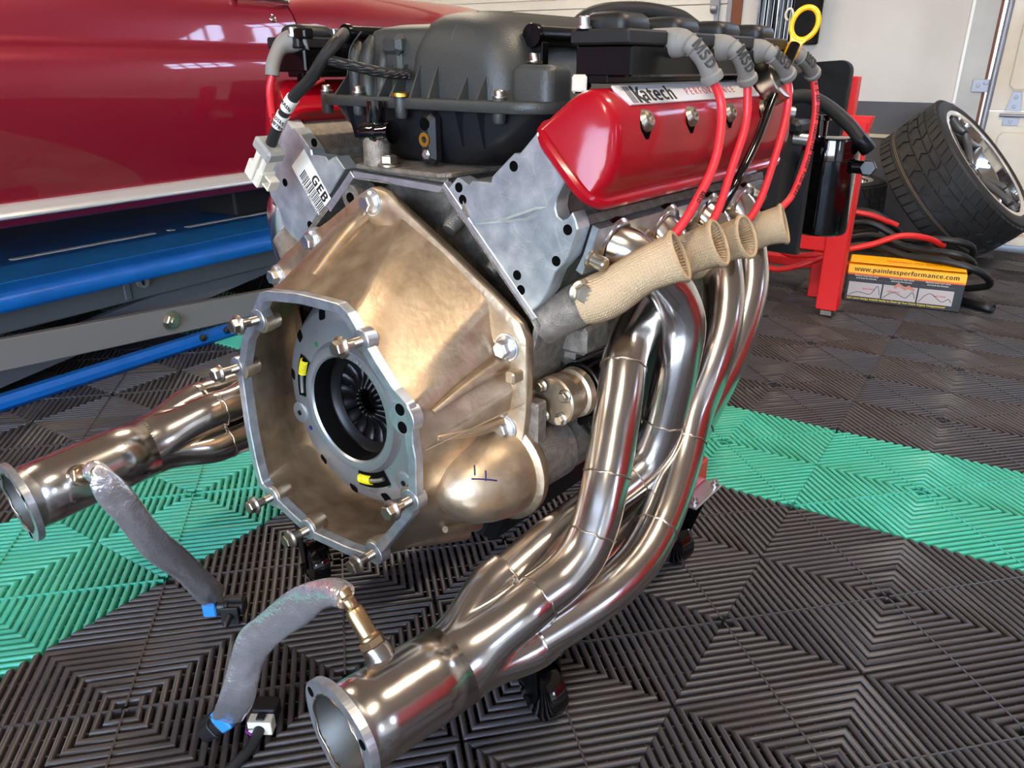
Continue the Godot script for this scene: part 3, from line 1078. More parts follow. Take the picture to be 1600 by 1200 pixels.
func build_wheels() -> void:
	var ax = Vector3(0.738, 0.664, 0.116).normalized()
	var o = thing("spare_wheel", "wide tyre on a deep chrome lipped wheel leaning in the corner", "wheel", aim(Vector3(-0.155, 0.4085, -3.91) - ax * 0.134, ax))
	make_wheel(o, true)
	var p = thing("spare_wheel", "dark tyre lying flat behind the red bench under the leaning wheel", "wheel", Transform3D(Basis(), Vector3(-0.86, 0.152, -4.0)))
	make_wheel(p, false)

func make_wheel(o: Node3D, full: bool) -> void:
	var s = S()
	var R = 0.326
	tyre(s, R, 0.285, 0.252)
	part("tyre", s, M.rubber, o)
	# tread: two centre ribs of angular blocks, a lined channel and shoulder blocks with sipes
	s = S()
	for k in 26:
		var a = TAU * k / 26.0
		var da = TAU / 26.0
		tread_block(s, R, a, da * 0.42, 0.010, 0.052, da * 0.55, 0.0075)
		tread_block(s, R, a + da * 0.5, da * 0.42, 0.010, 0.052, -da * 0.45, 0.0075)
		tread_block(s, R, a + da * 0.05, da * 0.88, 0.055, 0.080, da * 0.25, 0.0075)
		tread_block(s, R, a, da * 0.44, -0.050, 0.006, -da * 0.6, 0.0075)
		tread_block(s, R, a + da * 0.52, da * 0.40, -0.050, 0.006, da * 0.35, 0.0075)
	for k in 52:
		var a = TAU * k / 52.0
		tread_block(s, R - 0.004, a, TAU / 52.0 * 0.84, 0.084, 0.126, TAU / 52.0 * 0.5, 0.0085)
		tread_block(s, R - 0.004, a, TAU / 52.0 * 0.84, -0.128, -0.078, -TAU / 52.0 * 0.3, 0.0085)
	part("tread", s, M.rubber, o)
	s = S()
	lathe(s, [Vector2(R + 0.001, -0.066), Vector2(R + 0.0016, -0.065), Vector2(R + 0.001, -0.064)], 72)
	lathe(s, [Vector2(R + 0.001, -0.060), Vector2(R + 0.0016, -0.059), Vector2(R + 0.001, -0.058)], 72)
	part("tread_line", s, M.tyre_line, o)
	# rim: polished lip and barrel, disc with five twin spokes
	s = S()
	lathe(s, [Vector2(0.262, 0.118), Vector2(0.266, 0.128), Vector2(0.262, 0.134), Vector2(0.252, 0.134), Vector2(0.247, 0.128), Vector2(0.244, 0.10), Vector2(0.238, 0.05), Vector2(0.226, 0.03), Vector2(0.222, -0.09), Vector2(0.235, -0.115), Vector2(0.258, -0.128)], 72)
	part("rim_lip", s, M.chrome, o)
	s = S()
	lathe(s, [Vector2(0.246, 0.131), Vector2(0.250, 0.1365), Vector2(0.266, 0.1365), Vector2(0.269, 0.131)], 72)
	part("rim_edge", s, M.bright_trim, o)
	if not full:
		return
	s = S()
	for k in 5:
		var a = TAU * k / 5.0 + 0.35
		for sg in [-1.0, 1.0]:
			var pts = []
			for q in [[0.05, 0.20, 0.072], [0.10, 0.15, 0.078], [0.16, 0.16, 0.086], [0.236, 0.205, 0.094]]:
				pts.append(Vector3(cos(a + sg * q[1]) * q[0], q[2], sin(a + sg * q[1]) * q[0]))
			var path = curve(pts, 4)
			var rows = []
			for i in path.size():
				var d = (path[mini(i + 1, path.size() - 1)] - path[maxi(i - 1, 0)]).normalized()
				var side = d.cross(Vector3.UP).normalized() * lerpf(0.016, 0.010, float(i) / path.size())
				var th = Vector3(0, 0.012, 0)
				rows.append(PackedVector3Array([path[i] - side - th, path[i] - side + th * 0.4, path[i] - side * 0.6 + th, path[i] + side * 0.6 + th, path[i] + side + th * 0.4, path[i] + side - th]))
			put(s, gridt(rows, true), 1)
			put(s, fan(rows[0]), 2)
			put(s, fan(rows[rows.size() - 1]), 3)
	part("spokes", s, M.spoke_grey, o)
	s = S()
	lathe(s, [Vector2(0.0, 0.04), Vector2(0.075, 0.04), Vector2(0.075, 0.072), Vector2(0.055, 0.080), Vector2(0.030, 0.082), Vector2(0.028, 0.068), Vector2(0, 0.068)], 40)
	part("hub", s, M.spoke_grey, o)
	for k in 5:
		var a = TAU * k / 5.0 + 0.35 + TAU / 10.0
		s = S()
		lathe(s, [Vector2(0.013, 0.06), Vector2(0.013, 0.0803), Vector2(0, 0.0805)], 16, Transform3D(Basis(), Vector3(cos(a) * 0.056, 0, sin(a) * 0.056)))
		part("lug_hole", s, M.hole_dark, o)
	s = S()
	lathe(s, [Vector2(0.0, -0.045), Vector2(0.15, -0.045), Vector2(0.15, -0.035), Vector2(0.0, -0.035)], 40)
	part("backing", s, M.hole_dark, o)

# ------------------------------------------------------------------ carton, cables, tool chest
func build_floor_things() -> void:
	var o = thing("parts_box", "long yellow and black printed parts carton on the floor by the bench", "box", face(Vector3(-0.292, 0.0, -3.045), Vector3(0.143, 0, 0.99)))
	var W = 0.372
	var H = 0.134
	var Dp = 0.17
	var s = S()
	box(s, Vector3(0, H * 0.40, 0), Vector3(W, H * 0.8, Dp), 0.0015)
	part("carton", s, M.carton_black, o)
	s = S()
	box(s, Vector3(0, H * 0.85, 0), Vector3(W + 0.0006, H * 0.25, Dp + 0.0006), 0.0015)
	part("band", s, M.carton_yellow, o)
	s = S()
	box(s, Vector3(0, H * 0.735, Dp / 2), Vector3(W, 0.006, 0.0022), 0.0003)
	part("stripe", s, M.carton_orange, o)
	s = S()
	prism(s, rect(W * 0.98, 0.07), 0, 0.002, Transform3D(Basis(Vector3(1, 0, 0), -PI / 2 + 0.16), Vector3(0.0, H + 0.008, Dp * 0.22)), 0.0005)
	part("flap", s, M.carton_yellow, o)
	var zf = Dp / 2 + 0.0004
	part("web_address", text_mesh("www.painlessperformance.com", 0.0205, 0.0004, "Droid Sans", true, true), M.ink_black, o, Transform3D(Basis.from_scale(Vector3(1.06, 1, 1)), Vector3(0.0, H * 0.87, zf + 0.0004)))
	part("top_line", text_mesh("Performance  Wire  Harness", 0.013, 0.0004, "Droid Sans", true, true), M.carton_orange, o, Transform3D(Basis(Vector3(1, 0, 0), -PI / 2 + 0.16), Vector3(0.02, H + 0.0115, Dp * 0.26)))
	part("bottom_line", text_mesh("Split Loom Design Installs Easily to Clean Up Your Entire Engine Compartment!", 0.0088, 0.0004, "Droid Sans", true), M.print_yellow, o, Transform3D(Basis.from_scale(Vector3(0.95, 1, 1)), Vector3(-0.018, 0.011, zf)))
	for k in 3:
		var x = -0.122 + 0.113 * k
		s = S()
		prism(s, rect(0.108, 0.064), 0, 0.0006, Transform3D(Basis(), Vector3(x, 0.050, zf - 0.0002)))
		var ph = part("photo", s, M.photo_white, o)
		s = S()
		prism(s, rect(0.108, 0.012), 0, 0.0004, Transform3D(Basis(), Vector3(x, 0.076, zf + 0.0004)))
		part("photo_sky", s, M.photo_dark, ph)
		s = S()
		tube(s, curve([Vector3(x - 0.05, 0.022, zf + 0.001), Vector3(x - 0.02, 0.035 + 0.01 * k, zf + 0.001), Vector3(x + 0.02, 0.030, zf + 0.001), Vector3(x + 0.04, 0.062 - 0.01 * k, zf + 0.001), Vector3(x + 0.05, 0.03, zf + 0.001)], 5), 0.0009, 6)
		part("photo_cable", s, M.photo_dark, ph)
		part("photo_word", text_mesh("split loom", 0.008, 0.0003, "Droid Sans", true), M.photo_red, ph, Transform3D(Basis(), Vector3(x + (-0.02 if k == 1 else 0.012), 0.048, zf + 0.0007)))
		part("photo_caption", text_mesh("Remove loom from wires\nand wrap the harness", 0.0068, 0.0003), M.label_white, o, Transform3D(Basis(), Vector3(x, 0.089, zf + 0.0004)))
		if k == 1:
			for f in [[-0.012, 0.074, 0.9], [0.004, 0.072, -0.5], [0.02, 0.07, 0.6], [0.034, 0.068, -0.4]]:
				s = S()
				prism(s, rrect(0.024, 0.010, 0.0045, 4), 0, 0.0005, Transform3D(Basis(Vector3(0, 0, 1), f[2]), Vector3(x + f[0], f[1] - 0.004, zf + 0.0009)))
				part("photo_hand", s, M.photo_skin, ph)
	# cables: a black coil over the carton, red leads through it
	var cb = thing("cable_coil", "loose coil of thick black cable lying over the yellow carton", "cable", Transform3D(Basis(), Vector3(-0.3, 0, -3.2)))
	var Z = Transform3D(Basis(), Vector3(0.3, 0, 3.2))
	for c in [
		[Vector3(-0.62, 0.10, -3.1), Vector3(-0.45, 0.175, -3.08), Vector3(-0.30, 0.158, -3.05), Vector3(-0.16, 0.158, -3.03), Vector3(-0.06, 0.13, -3.05), Vector3(-0.03, 0.07, -3.15), Vector3(-0.10, 0.012, -3.30)],
		[Vector3(-0.64, 0.12, -3.16), Vector3(-0.45, 0.20, -3.14), Vector3(-0.30, 0.175, -3.12), Vector3(-0.14, 0.172, -3.10), Vector3(-0.09, 0.12, -3.18), Vector3(-0.14, 0.05, -3.3)],
		[Vector3(-0.66, 0.16, -3.22), Vector3(-0.48, 0.235, -3.2), Vector3(-0.34, 0.19, -3.2), Vector3(-0.2, 0.205, -3.18), Vector3(-0.11, 0.18, -3.22), Vector3(-0.12, 0.08, -3.33)],
		[Vector3(-0.7, 0.2, -3.26), Vector3(-0.5, 0.27, -3.24), Vector3(-0.38, 0.22, -3.26), Vector3(-0.32, 0.12, -3.34)]]:
		s = S()
		var pp = []
		for q in c:
			pp.append(Z * q)
		tube(s, curve(pp, 8), 0.0125, 12)
		part("loop", s, M.cable_black, cb)
	var rc = thing("red_cable", "red cable looping between the bench legs and over the carton", "cable", Transform3D(Basis(), Vector3(-0.6, 0, -3.1)))
	Z = Transform3D(Basis(), Vector3(0.6, 0, 3.1))
	for c in [
		[Vector3(-0.52, 0.155, -3.02), Vector3(-0.42, 0.185, -3.05), Vector3(-0.33, 0.222, -3.08), Vector3(-0.25, 0.215, -3.12), Vector3(-0.2, 0.18, -3.2)],
		[Vector3(-0.58, 0.27, -3.2), Vector3(-0.47, 0.262, -3.22), Vector3(-0.37, 0.225, -3.26)],
		[Vector3(-0.95, 0.12, -2.95), Vector3(-0.80, 0.20, -2.9), Vector3(-0.66, 0.155, -2.86), Vector3(-0.55, 0.165, -2.86), Vector3(-0.5, 0.12, -2.95)],
		[Vector3(-0.92, 0.05, -2.9), Vector3(-0.80, 0.115, -2.84), Vector3(-0.68, 0.105, -2.82), Vector3(-0.56, 0.15, -2.84), Vector3(-0.5, 0.18, -2.93)]]:
		s = S()
		var pp = []
		for q in c:
			pp.append(Z * q)
		tube(s, curve(pp, 8), 0.0105, 12)
		part("lead", s, M.cable_red, rc)
	var cg = thing("black_tube", "short black plastic tube on the floor behind the carton", "tube", Transform3D(Basis(), Vector3(-0.03, 0.016, -3.05)))
	s = S()
	tube(s, PackedVector3Array([Vector3(-0.09, 0.0, -0.04), Vector3(0.0, 0, 0.0), Vector3(0.03, 0, 0.012)]), 0.016, 14, 0.004)
	part("body", s, M.black_plastic, cg)
	# beside the bay, to the right of the frame: a red tool chest that the polished tubes mirror
	var tc = thing("tool_chest", "tall red tool chest with steel handles along the right side of the bay", "tool chest", Transform3D(Basis(), Vector3(1.95, 0, -1.3)))
	s = S()
	box(s, Vector3(0, 0.62, 0), Vector3(0.55, 0.98, 1.9), 0.012)
	part("cabinet", s, M.tool_red, tc)
	for k in 5:
		s = S()
		box(s, Vector3(-0.28, 0.24 + 0.19 * k, 0), Vector3(0.02, 0.17, 1.82), 0.004)
		var dr = part("drawer", s, M.tool_red, tc)
		s = S()
		box(s, Vector3(-0.30, 0.30 + 0.19 * k, 0), Vector3(0.022, 0.02, 1.7), 0.006)
		part("handle", s, M.zinc, dr)
	for q in [Vector2(-0.2, -0.85), Vector2(0.2, -0.85), Vector2(-0.2, 0.85), Vector2(0.2, 0.85)]:
		s = S()
		lathe(s, [Vector2(0.0, -0.02), Vector2(0.055, -0.02), Vector2(0.062, -0.01), Vector2(0.062, 0.01), Vector2(0.055, 0.02), Vector2(0, 0.02)], 24, aim(Vector3(q.x, 0.063, q.y), Vector3(1, 0, 0)))
		part("caster", s, M.rubber_dark, tc)
# ------------------------------------------------------------------ the engine (own axes: x across, y height above the floor, z towards the bell housing)
const SQ := 0.70711
const DIP := [Vector3(0.285, 0.806, -0.419), Vector3(0.285, 0.7808, -0.3986), Vector3(0.288, 0.7418, -0.3571), Vector3(0.292, 0.6974, -0.3126), Vector3(0.292, 0.6581, -0.2688), Vector3(0.28, 0.6251, -0.2603)]
func bank(side: float) -> Transform3D:
	# axes of a cylinder bank: x down the deck outwards, y along the bores, z as the engine
	return Transform3D(Basis(Vector3(SQ * side, -SQ, 0), Vector3(SQ * side, SQ, 0), Vector3(0, 0, 1)), Vector3(0, CRANK, 0))

func mir(p: Vector3, side: float) -> Vector3:
	return Vector3(p.x * side, p.y, p.z)

var bolt_mesh: ArrayMesh
var small_bolt: ArrayMesh
var long_bolt: ArrayMesh
func make_bolts() -> void:
	for k in 3:
		var s = S()
		var r: float = [0.0094, 0.0055, 0.0082][k]
		lathe(s, [Vector2(r * 0.6, 0), Vector2(r * 1.38, 0), Vector2(r * 1.38, r * 0.22), Vector2(r * 1.05, r * 0.42), Vector2(r * 0.7, r * 0.42)], 24)
		prism(s, circle(r, 6), r * 0.3, r * 1.25, Transform3D(Basis(Vector3(1, 0, 0), Vector3(0, 0, -1), Vector3(0, 1, 0)), Vector3.ZERO), r * 0.1)
		lathe(s, [Vector2(r * 0.72, r * 1.25), Vector2(r * 0.72, r * 1.29), Vector2(0, r * 1.27)], 18)
		if k == 2:
			lathe(s, [Vector2(0.0052, 0.0), Vector2(0.0052, -0.012), Vector2(0.0048, -0.012)], 16)
			for q in 14:
				var y = -0.012 - q * 0.0016
				lathe(s, [Vector2(0.0044, y), Vector2(0.0052, y - 0.0008), Vector2(0.0044, y - 0.0016)], 14)
			lathe(s, [Vector2(0.0044, -0.034), Vector2(0.0, -0.036)], 14)
		var m = done(s)
		if k == 0:
			bolt_mesh = m
		elif k == 1:
			small_bolt = m
		else:
			long_bolt = m

func bolt(parent: Node, at: Vector3, d: Vector3, mesh: ArrayMesh, m: Material = null, roll := 0.3) -> void:
	part("bolt", mesh, m if m else M.steel, parent, aim(at, d, roll))

# dark bore with a bright chamfer on a face
func hole(parent: Node, at: Vector3, d: Vector3, r := 0.0045) -> void:
	var s = S()
	lathe(s, [Vector2(r * 1.1, -0.001), Vector2(r * 1.08, 0.0003), Vector2(0, 0.0005)], 20)
	part("bolt_hole", s, M.hole_dark, parent, aim(at, d))

func build_engine() -> void:
	make_bolts()
	eng = thing("engine", "bare alloy V8 engine with red valve covers and polished tubular headers", "engine", Transform3D(Basis(Vector3.UP, -deg_to_rad(PHI)), ENGINE_AT))
	bell_housing()
	clutch()
	block()
	for side in [1.0, -1.0]:
		head(side)
		valve_cover(side)
	intake()
	ignition()
	headers()
	sensors()
	front_end()

# ---- bell housing
const BELL := [   # rear flange corner, foot of the body at the block, corner of the block flange
	[-0.077, 0.548, -0.115, 0.571, -0.128, 0.590], [-0.064, 0.553, -0.091, 0.602, -0.095, 0.607], [-0.007, 0.560, -0.044, 0.629, -0.034, 0.645], [0.031, 0.561, -0.013, 0.617, -0.013, 0.655], [0.059, 0.561, 0.014, 0.619, 0.009, 0.652],
	[0.073, 0.553, 0.031, 0.630, 0.028, 0.639], [0.108, 0.512, 0.095, 0.599, 0.095, 0.601], [0.132, 0.488, 0.158, 0.556, 0.162, 0.561], [0.150, 0.477, 0.162, 0.521, 0.196, 0.538], [0.155, 0.466, 0.172, 0.494, 0.204, 0.522],
	[0.155, 0.435, 0.192, 0.466, 0.205, 0.475], [0.158, 0.419, 0.187, 0.440, 0.205, 0.440], [0.156, 0.370, 0.160, 0.385, 0.198, 0.385], [0.148, 0.349, 0.170, 0.340, 0.182, 0.340], [0.120, 0.311, 0.146, 0.295, 0.150, 0.295],
	[0.094, 0.278, 0.115, 0.258, 0.118, 0.258], [0.081, 0.262, 0.09, 0.238, 0.092, 0.238], [0.068, 0.258, 0.07, 0.232, 0.07, 0.232], [0.037, 0.253, 0.03, 0.226, 0.03, 0.226], [-0.030, 0.248, -0.04, 0.226, -0.04, 0.226],
	[-0.070, 0.260, -0.085, 0.235, -0.085, 0.235], [-0.108, 0.274, -0.13, 0.262, -0.13, 0.262], [-0.131, 0.285, -0.163, 0.30, -0.165, 0.30], [-0.138, 0.314, -0.185, 0.36, -0.19, 0.36], [-0.143, 0.36, -0.194, 0.41, -0.20, 0.41],
	[-0.144, 0.435, -0.196, 0.462, -0.206, 0.47], [-0.128, 0.474, -0.190, 0.492, -0.222, 0.508], [-0.121, 0.490, -0.186, 0.515, -0.218, 0.53], [-0.104, 0.507, -0.168, 0.541, -0.185, 0.556], [-0.091, 0.529, -0.140, 0.557, -0.155, 0.575]]

func bell_ring(t: float, grow: float, z: float, plate := false) -> PackedVector3Array:
	# outline between the rear flange (t = 0) and the block (t = 1), corners rounded a little
	var raw = PackedVector2Array()
	for b in BELL:
		raw.append(Vector2(b[4], b[5]) if plate else Vector2(lerpf(b[0], b[2], t), lerpf(b[1], b[3], t)))
	if grow != 0.0:
		raw = inset(raw, -grow)
	var o = PackedVector3Array()
	var n = raw.size()
	for i in n:
		var a = raw[i]
		var b = raw[(i + 1) % n]
		for k in 4:
			var p = a.lerp(b, [0.08, 0.35, 0.65, 0.92][k])
			o.append(Vector3(p.x, p.y, z))
	return o

func bell_housing() -> void:
	var s = S()
	var outer = []
	for i in 11:
		var t = 1.0 - i / 10.0
		outer.append(bell_ring(t, -0.002, 0.012 + 0.108 * (1.0 - t)))
	var inner = []
	for i in 7:
		var t = i / 6.0
		inner.append(bell_ring(t, -0.0115, 0.129 - 0.127 * t))
	put(s, gridt(outer, true), 1)
	var ii = gridt(inner, true)
	put(s, ii, 2)
	# block flange
	var fl = []
	for q in [[-0.030, 0.0005], [0.0, 0.0005], [0.0008, 0.0012], [0.0008, 0.0115], [0.0, 0.0125], [-0.014, 0.0135], [-0.040, 0.0135]]:
		fl.append(bell_ring(1.0, q[0], q[1], true))
	put(s, gridt(fl, true), 3)
	# web in front of the flywheel, open in the middle
	# starter bulge with its machined lip
	var sx = Transform3D(Basis(Vector3(1, 0, 0), Vector3(0, 0, 1), Vector3(0, -1, 0)), Vector3(0.166, 0.362, 0)).scaled_local(Vector3(1, 0.9, 1))
	lathe(s, [Vector2(0.054, -0.001), Vector2(0.056, 0.012), Vector2(0.0545, 0.030), Vector2(0.050, 0.052), Vector2(0.042, 0.075), Vector2(0.030, 0.095), Vector2(0.014, 0.108), Vector2(0.0, 0.112)], 40, sx, 8)
	lathe(s, [Vector2(0.050, -0.001), Vector2(0.0625, -0.001), Vector2(0.0635, 0.001), Vector2(0.0635, 0.010), Vector2(0.0605, 0.0125), Vector2(0.054, 0.014)], 40, sx, 14)
	# gussets and ridges
	for rg in [
		[[Vector3(-0.029, 0.6235, 0.012), Vector3(-0.026, 0.600, 0.052), Vector3(-0.017, 0.5705, 0.100)], [0.009, 0.010, 0.005]],
		[[Vector3(0.160, 0.4625, 0.105), Vector3(0.168, 0.480, 0.06), Vector3(0.174, 0.492, 0.012)], [0.003, 0.007, 0.012]],
		[[Vector3(0.160, 0.432, 0.10), Vector3(0.172, 0.426, 0.05), Vector3(0.176, 0.424, 0.010)], [0.003, 0.006, 0.008]],
		[[Vector3(0.10, 0.250, 0.0), Vector3(0.094, 0.262, 0.05), Vector3(0.086, 0.272, 0.10)], [0.016, 0.011, 0.004]],
		[[Vector3(0.120, 0.268, 0.0), Vector3(0.128, 0.29, 0.06)], [0.013, 0.004]]]:
		var rr = PackedFloat32Array(rg[1])
		var cp = curve(rg[0], 5)
		var radii = PackedFloat32Array()
		for i in cp.size():
			var f = float(i) / (cp.size() - 1) * (rr.size() - 1)
			var k = mini(int(f), rr.size() - 2)
			radii.append(lerpf(rr[k], rr[k + 1], f - k))
		tube(s, cp, radii, 16)
	# small cast tab and casting line on the flank
	box(s, Vector3(0.196, 0.4835, 0.018), Vector3(0.012, 0.013, 0.022), 0.002)
	tube(s, PackedVector3Array([Vector3(0.1605, 0.425, 0.118), Vector3(0.2035, 0.452, 0.012)]), 0.0008, 6)
	# bosses behind the loose bolts
	for b in [Vector2(-0.0862, 0.515), Vector2(-0.140, 0.4437), Vector2(0.0878, 0.5281), Vector2(-0.1043, 0.2784), Vector2(-0.0364, 0.258), Vector2(0.0828, 0.2754), Vector2(0.1464, 0.3678)]:
		var c = Vector2(0.0, 0.40)
		var off = (c - b).normalized() * 0.004
		lathe(s, [Vector2(0.004, 0.104), Vector2(0.0095, 0.106), Vector2(0.0125, 0.120), Vector2(0.0125, 0.127), Vector2(0.004, 0.128)], 20, Transform3D(Basis(Vector3(1, 0, 0), Vector3(0, 0, 1), Vector3(0, -1, 0)), Vector3(b.x + off.x, b.y + off.y, 0)))
	var body = part("bell_housing", s, M.cast_aluminium, eng)
	# machined rear face
	s = S()
	var lips = []
	for q in [[-0.0005, 0.119], [0.0, 0.1195], [0.0, 0.1290], [-0.001, 0.130], [-0.0105, 0.130], [-0.0115, 0.129], [-0.0115, 0.118]]:
		lips.append(bell_ring(0.0, q[0], q[1]))
	put(s, gridt(lips, true), 4294967295)
	for b in [[Vector2(-0.0862, 0.515), 0.013], [Vector2(-0.1425, 0.4445), 0.0125], [Vector2(0.0878, 0.5281), 0.012], [Vector2(-0.1043, 0.2784), 0.0135], [Vector2(-0.0364, 0.258), 0.0135], [Vector2(0.0828, 0.2754), 0.014], [Vector2(0.1464, 0.3678), 0.0125], [Vector2(0.1405, 0.4588), 0.0175]]:
		prism(s, circle(b[1], 24), 0.1155, 0.1302, Transform3D(Basis(), Vector3(b[0].x, b[0].y, 0)), 0.0008)
	part("rear_flange", s, M.flange_face, body)
	for h in [Vector3(0.1396, 0.4683, 0.1302), Vector3(0.1418, 0.4494, 0.1302)]:
		hole(body, h, Vector3(0, 0, 1), 0.006)
	for b in [Vector3(-0.0862, 0.515, 0.1302), Vector3(-0.1405, 0.4437, 0.1302), Vector3(0.0878, 0.5281, 0.1302), Vector3(-0.1043, 0.2784, 0.1302), Vector3(-0.0364, 0.258, 0.1302), Vector3(0.0828, 0.2754, 0.1302), Vector3(0.1464, 0.3678, 0.1302)]:
		bolt(body, b + Vector3(0, 0, 0.023), Vector3(0, 0, 1), long_bolt, M.steel, b.x * 9.0)
	for b in [Vector3(-0.0135, 0.6386, 0.0145), Vector3(-0.1260, 0.5800, 0.0145), Vector3(-0.2060, 0.523, 0.0145), Vector3(0.1810, 0.5105, 0.0150), Vector3(0.1790, 0.4175, 0.0150)]:
		var w = S()
		lathe(w, [Vector2(0.0, -0.012), Vector2(0.0165, -0.010), Vector2(0.015, 0.0), Vector2(0, 0.0005)], 24)
		part("bolt_seat", w, M.flange_face, body, aim(b, Vector3(0, 0, 1)))
		bolt(body, b, Vector3(0, 0, 1), bolt_mesh, M.zinc, b.x * 5.0)
	# marker pen strokes on the bulge
	var mk = S()
	for q in [[Vector3(0.1839, 0.3964, 0.0794), Vector3(0.1891, 0.3888, 0.0855)], [Vector3(0.1951, 0.3921, 0.0743), Vector3(0.1991, 0.3835, 0.0791)], [Vector3(0.1878, 0.3859, 0.0901), Vector3(0.2059, 0.3817, 0.0678)]]:
		var pts = PackedVector3Array()
		for i in 7:
			var p: Vector3 = q[0].lerp(q[1], i / 6.0)
			pts.append(bulge_point(p))
		tube(mk, pts, 0.0009, 6)
	part("pen_mark", mk, M.ink_blue, body)

func bulge_point(p: Vector3) -> Vector3:
	# drops a point onto the round bulge
	var prof = [Vector2(0.056, 0.012), Vector2(0.0545, 0.030), Vector2(0.050, 0.052), Vector2(0.042, 0.075), Vector2(0.030, 0.095), Vector2(0.014, 0.108)]
	var r = 0.05
	for i in 5:
		if p.z >= prof[i].y and p.z <= prof[i + 1].y:
			r = lerpf(prof[i].x, prof[i + 1].x, (p.z - prof[i].y) / (prof[i + 1].y - prof[i].y))
	var o = Vector2(p.x - 0.166, p.y - 0.362).normalized() * r
	return Vector3(0.166 + o.x, 0.362 + o.y, p.z * 0.9)

# ---- clutch inside the bell
func clutch() -> void:
	var C = Transform3D(Basis(Vector3(1, 0, 0), Vector3(0, 0, 1), Vector3(0, -1, 0)), Vector3(-0.005, 0.4085, 0))
	var s = S()
	lathe(s, [Vector2(0.152, -0.01), Vector2(0.156, -0.008), Vector2(0.156, 0.020), Vector2(0.153, 0.024), Vector2(0.143, 0.026)], 64, C)
	for k in 64:
		var a = TAU * k / 64.0
		box(s, Vector3(0, 0, 0), Vector3(0.008, 0.024, 0.006), 0.001, C * Transform3D(Basis(Vector3.UP, a), Vector3(cos(a) * 0.157, 0.004, -sin(a) * 0.157)))
	var fw = part("flywheel", s, M.finger_steel, eng)
	s = S()
	lathe(s, [Vector2(0.141, 0.020), Vector2(0.144, 0.024), Vector2(0.144, 0.030), Vector2(0.138, 0.040), Vector2(0.128, 0.055), Vector2(0.119, 0.066), Vector2(0.108, 0.070), Vector2(0.098, 0.0705), Vector2(0.082, 0.0705), Vector2(0.079, 0.074), Vector2(0.0765, 0.0785), Vector2(0.072, 0.0795), Vector2(0.066, 0.0785), Vector2(0.0635, 0.076)], 72, C)
	# embossed pads round the cover
	for k in 3:
		var a = TAU * k / 3.0 + 0.72
		lathe(s, [Vector2(0.014, 0.060), Vector2(0.014, 0.0715), Vector2(0.012, 0.0725), Vector2(0.004, 0.0725), Vector2(0, 0.0725)], 20, C * Transform3D(Basis(), Vector3(cos(a) * 0.108, 0, sin(a) * 0.108)))
	var cov = part("clutch_cover", s, M.cover_steel, eng)
	for k in 3:
		var a = TAU * k / 3.0 + 0.72
		s = S()
		lathe(s, [Vector2(0.0035, 0.070), Vector2(0.0035, 0.0733), Vector2(0.002, 0.0738), Vector2(0, 0.0738)], 12, C * Transform3D(Basis(), Vector3(cos(a) * 0.108, 0, sin(a) * 0.108)))
		part("rivet", s, M.finger_steel, cov)
	for k in 12:
		var a = TAU * k / 12.0 + 0.12
		s = S()
		prism(s, rrect(0.012, 0.013, 0.003, 3), -0.001, 0.0006, C * Transform3D(Basis(Vector3(-sin(a), 0, cos(a)), Vector3(cos(a), -0.36, sin(a)).normalized(), Vector3(cos(a) * 0.36, 1, sin(a) * 0.36).normalized()), Vector3(cos(a) * 0.1145, 0.0678, sin(a) * 0.1145)))
		part("slot", s, M.hole_dark, cov)
	# curved spring windows with yellow coils
	for k in 3:
		var a = TAU * k / 3.0 + 1.25
		s = S()
		var row0 = PackedVector3Array()
		var row1 = PackedVector3Array()
		for i in 15:
			var b = a - 0.30 + 0.60 * i / 14.0
			row0.append(C * Vector3(cos(b) * 0.0815, 0.0716, sin(b) * 0.0815))
			row1.append(C * Vector3(cos(b) * 0.1005, 0.0716, sin(b) * 0.1005))
		put(s, gridt([row0, row1], false), 1)
		part("spring_window", s, M.hole_dark, cov)
		s = S()
		var path = []
		for i in 91:
			var b = a + 0.04 + 0.24 * i / 90.0
			var w = TAU * i / 10.0
			path.append(C * Vector3(cos(b) * (0.091 + cos(w) * 0.0052), 0.0712 + sin(w) * 0.0052, sin(b) * (0.091 + cos(w) * 0.0052)))
		tube(s, PackedVector3Array(path), 0.0009, 6)
		part("adjuster_spring", s, M.spring_yellow, cov)
		s = S()
		var rod = []
		for i in 9:
			var b = a - 0.24 + 0.28 * i / 8.0
			rod.append(C * Vector3(cos(b) * 0.091, 0.0725, sin(b) * 0.091))
		tube(s, PackedVector3Array(rod), 0.0028, 10)
		part("adjuster_rod", s, M.zinc, cov)
	# diaphragm fingers
	var dia = S()
	lathe(dia, [Vector2(0.0636, 0.0765), Vector2(0.0628, 0.074), Vector2(0.0632, 0.053), Vector2(0.066, 0.052), Vector2(0.0645, 0.050), Vector2(0.055, 0.046), Vector2(0.052, 0.045)], 60, C)
	var dp = part("diaphragm_spring", dia, M.finger_steel, eng)
	for k in 18:
		var a = TAU * k / 18.0
		s = S()
		var rows = []
		for q in [[0.0615, 0.047], [0.048, 0.041], [0.038, 0.039], [0.028, 0.042], [0.020, 0.0485], [0.0165, 0.0495], [0.0155, 0.046]]:
			var w = PI / 18.0 - 0.00085 / q[0]
			var c0 = Vector3(cos(a - w) * q[0], q[1], sin(a - w) * q[0])
			var c1 = Vector3(cos(a) * q[0], q[1] + 0.0007, sin(a) * q[0])
			var c2 = Vector3(cos(a + w) * q[0], q[1], sin(a + w) * q[0])
			var dn = Vector3(0, -0.002, 0)
			rows.append(PackedVector3Array([C * (c0 + dn), C * c0, C * c1, C * c2, C * (c2 + dn)]))
		put(s, gridt(rows, true), 1)
		part("finger", s, M.finger_steel, dp)
	s = S()
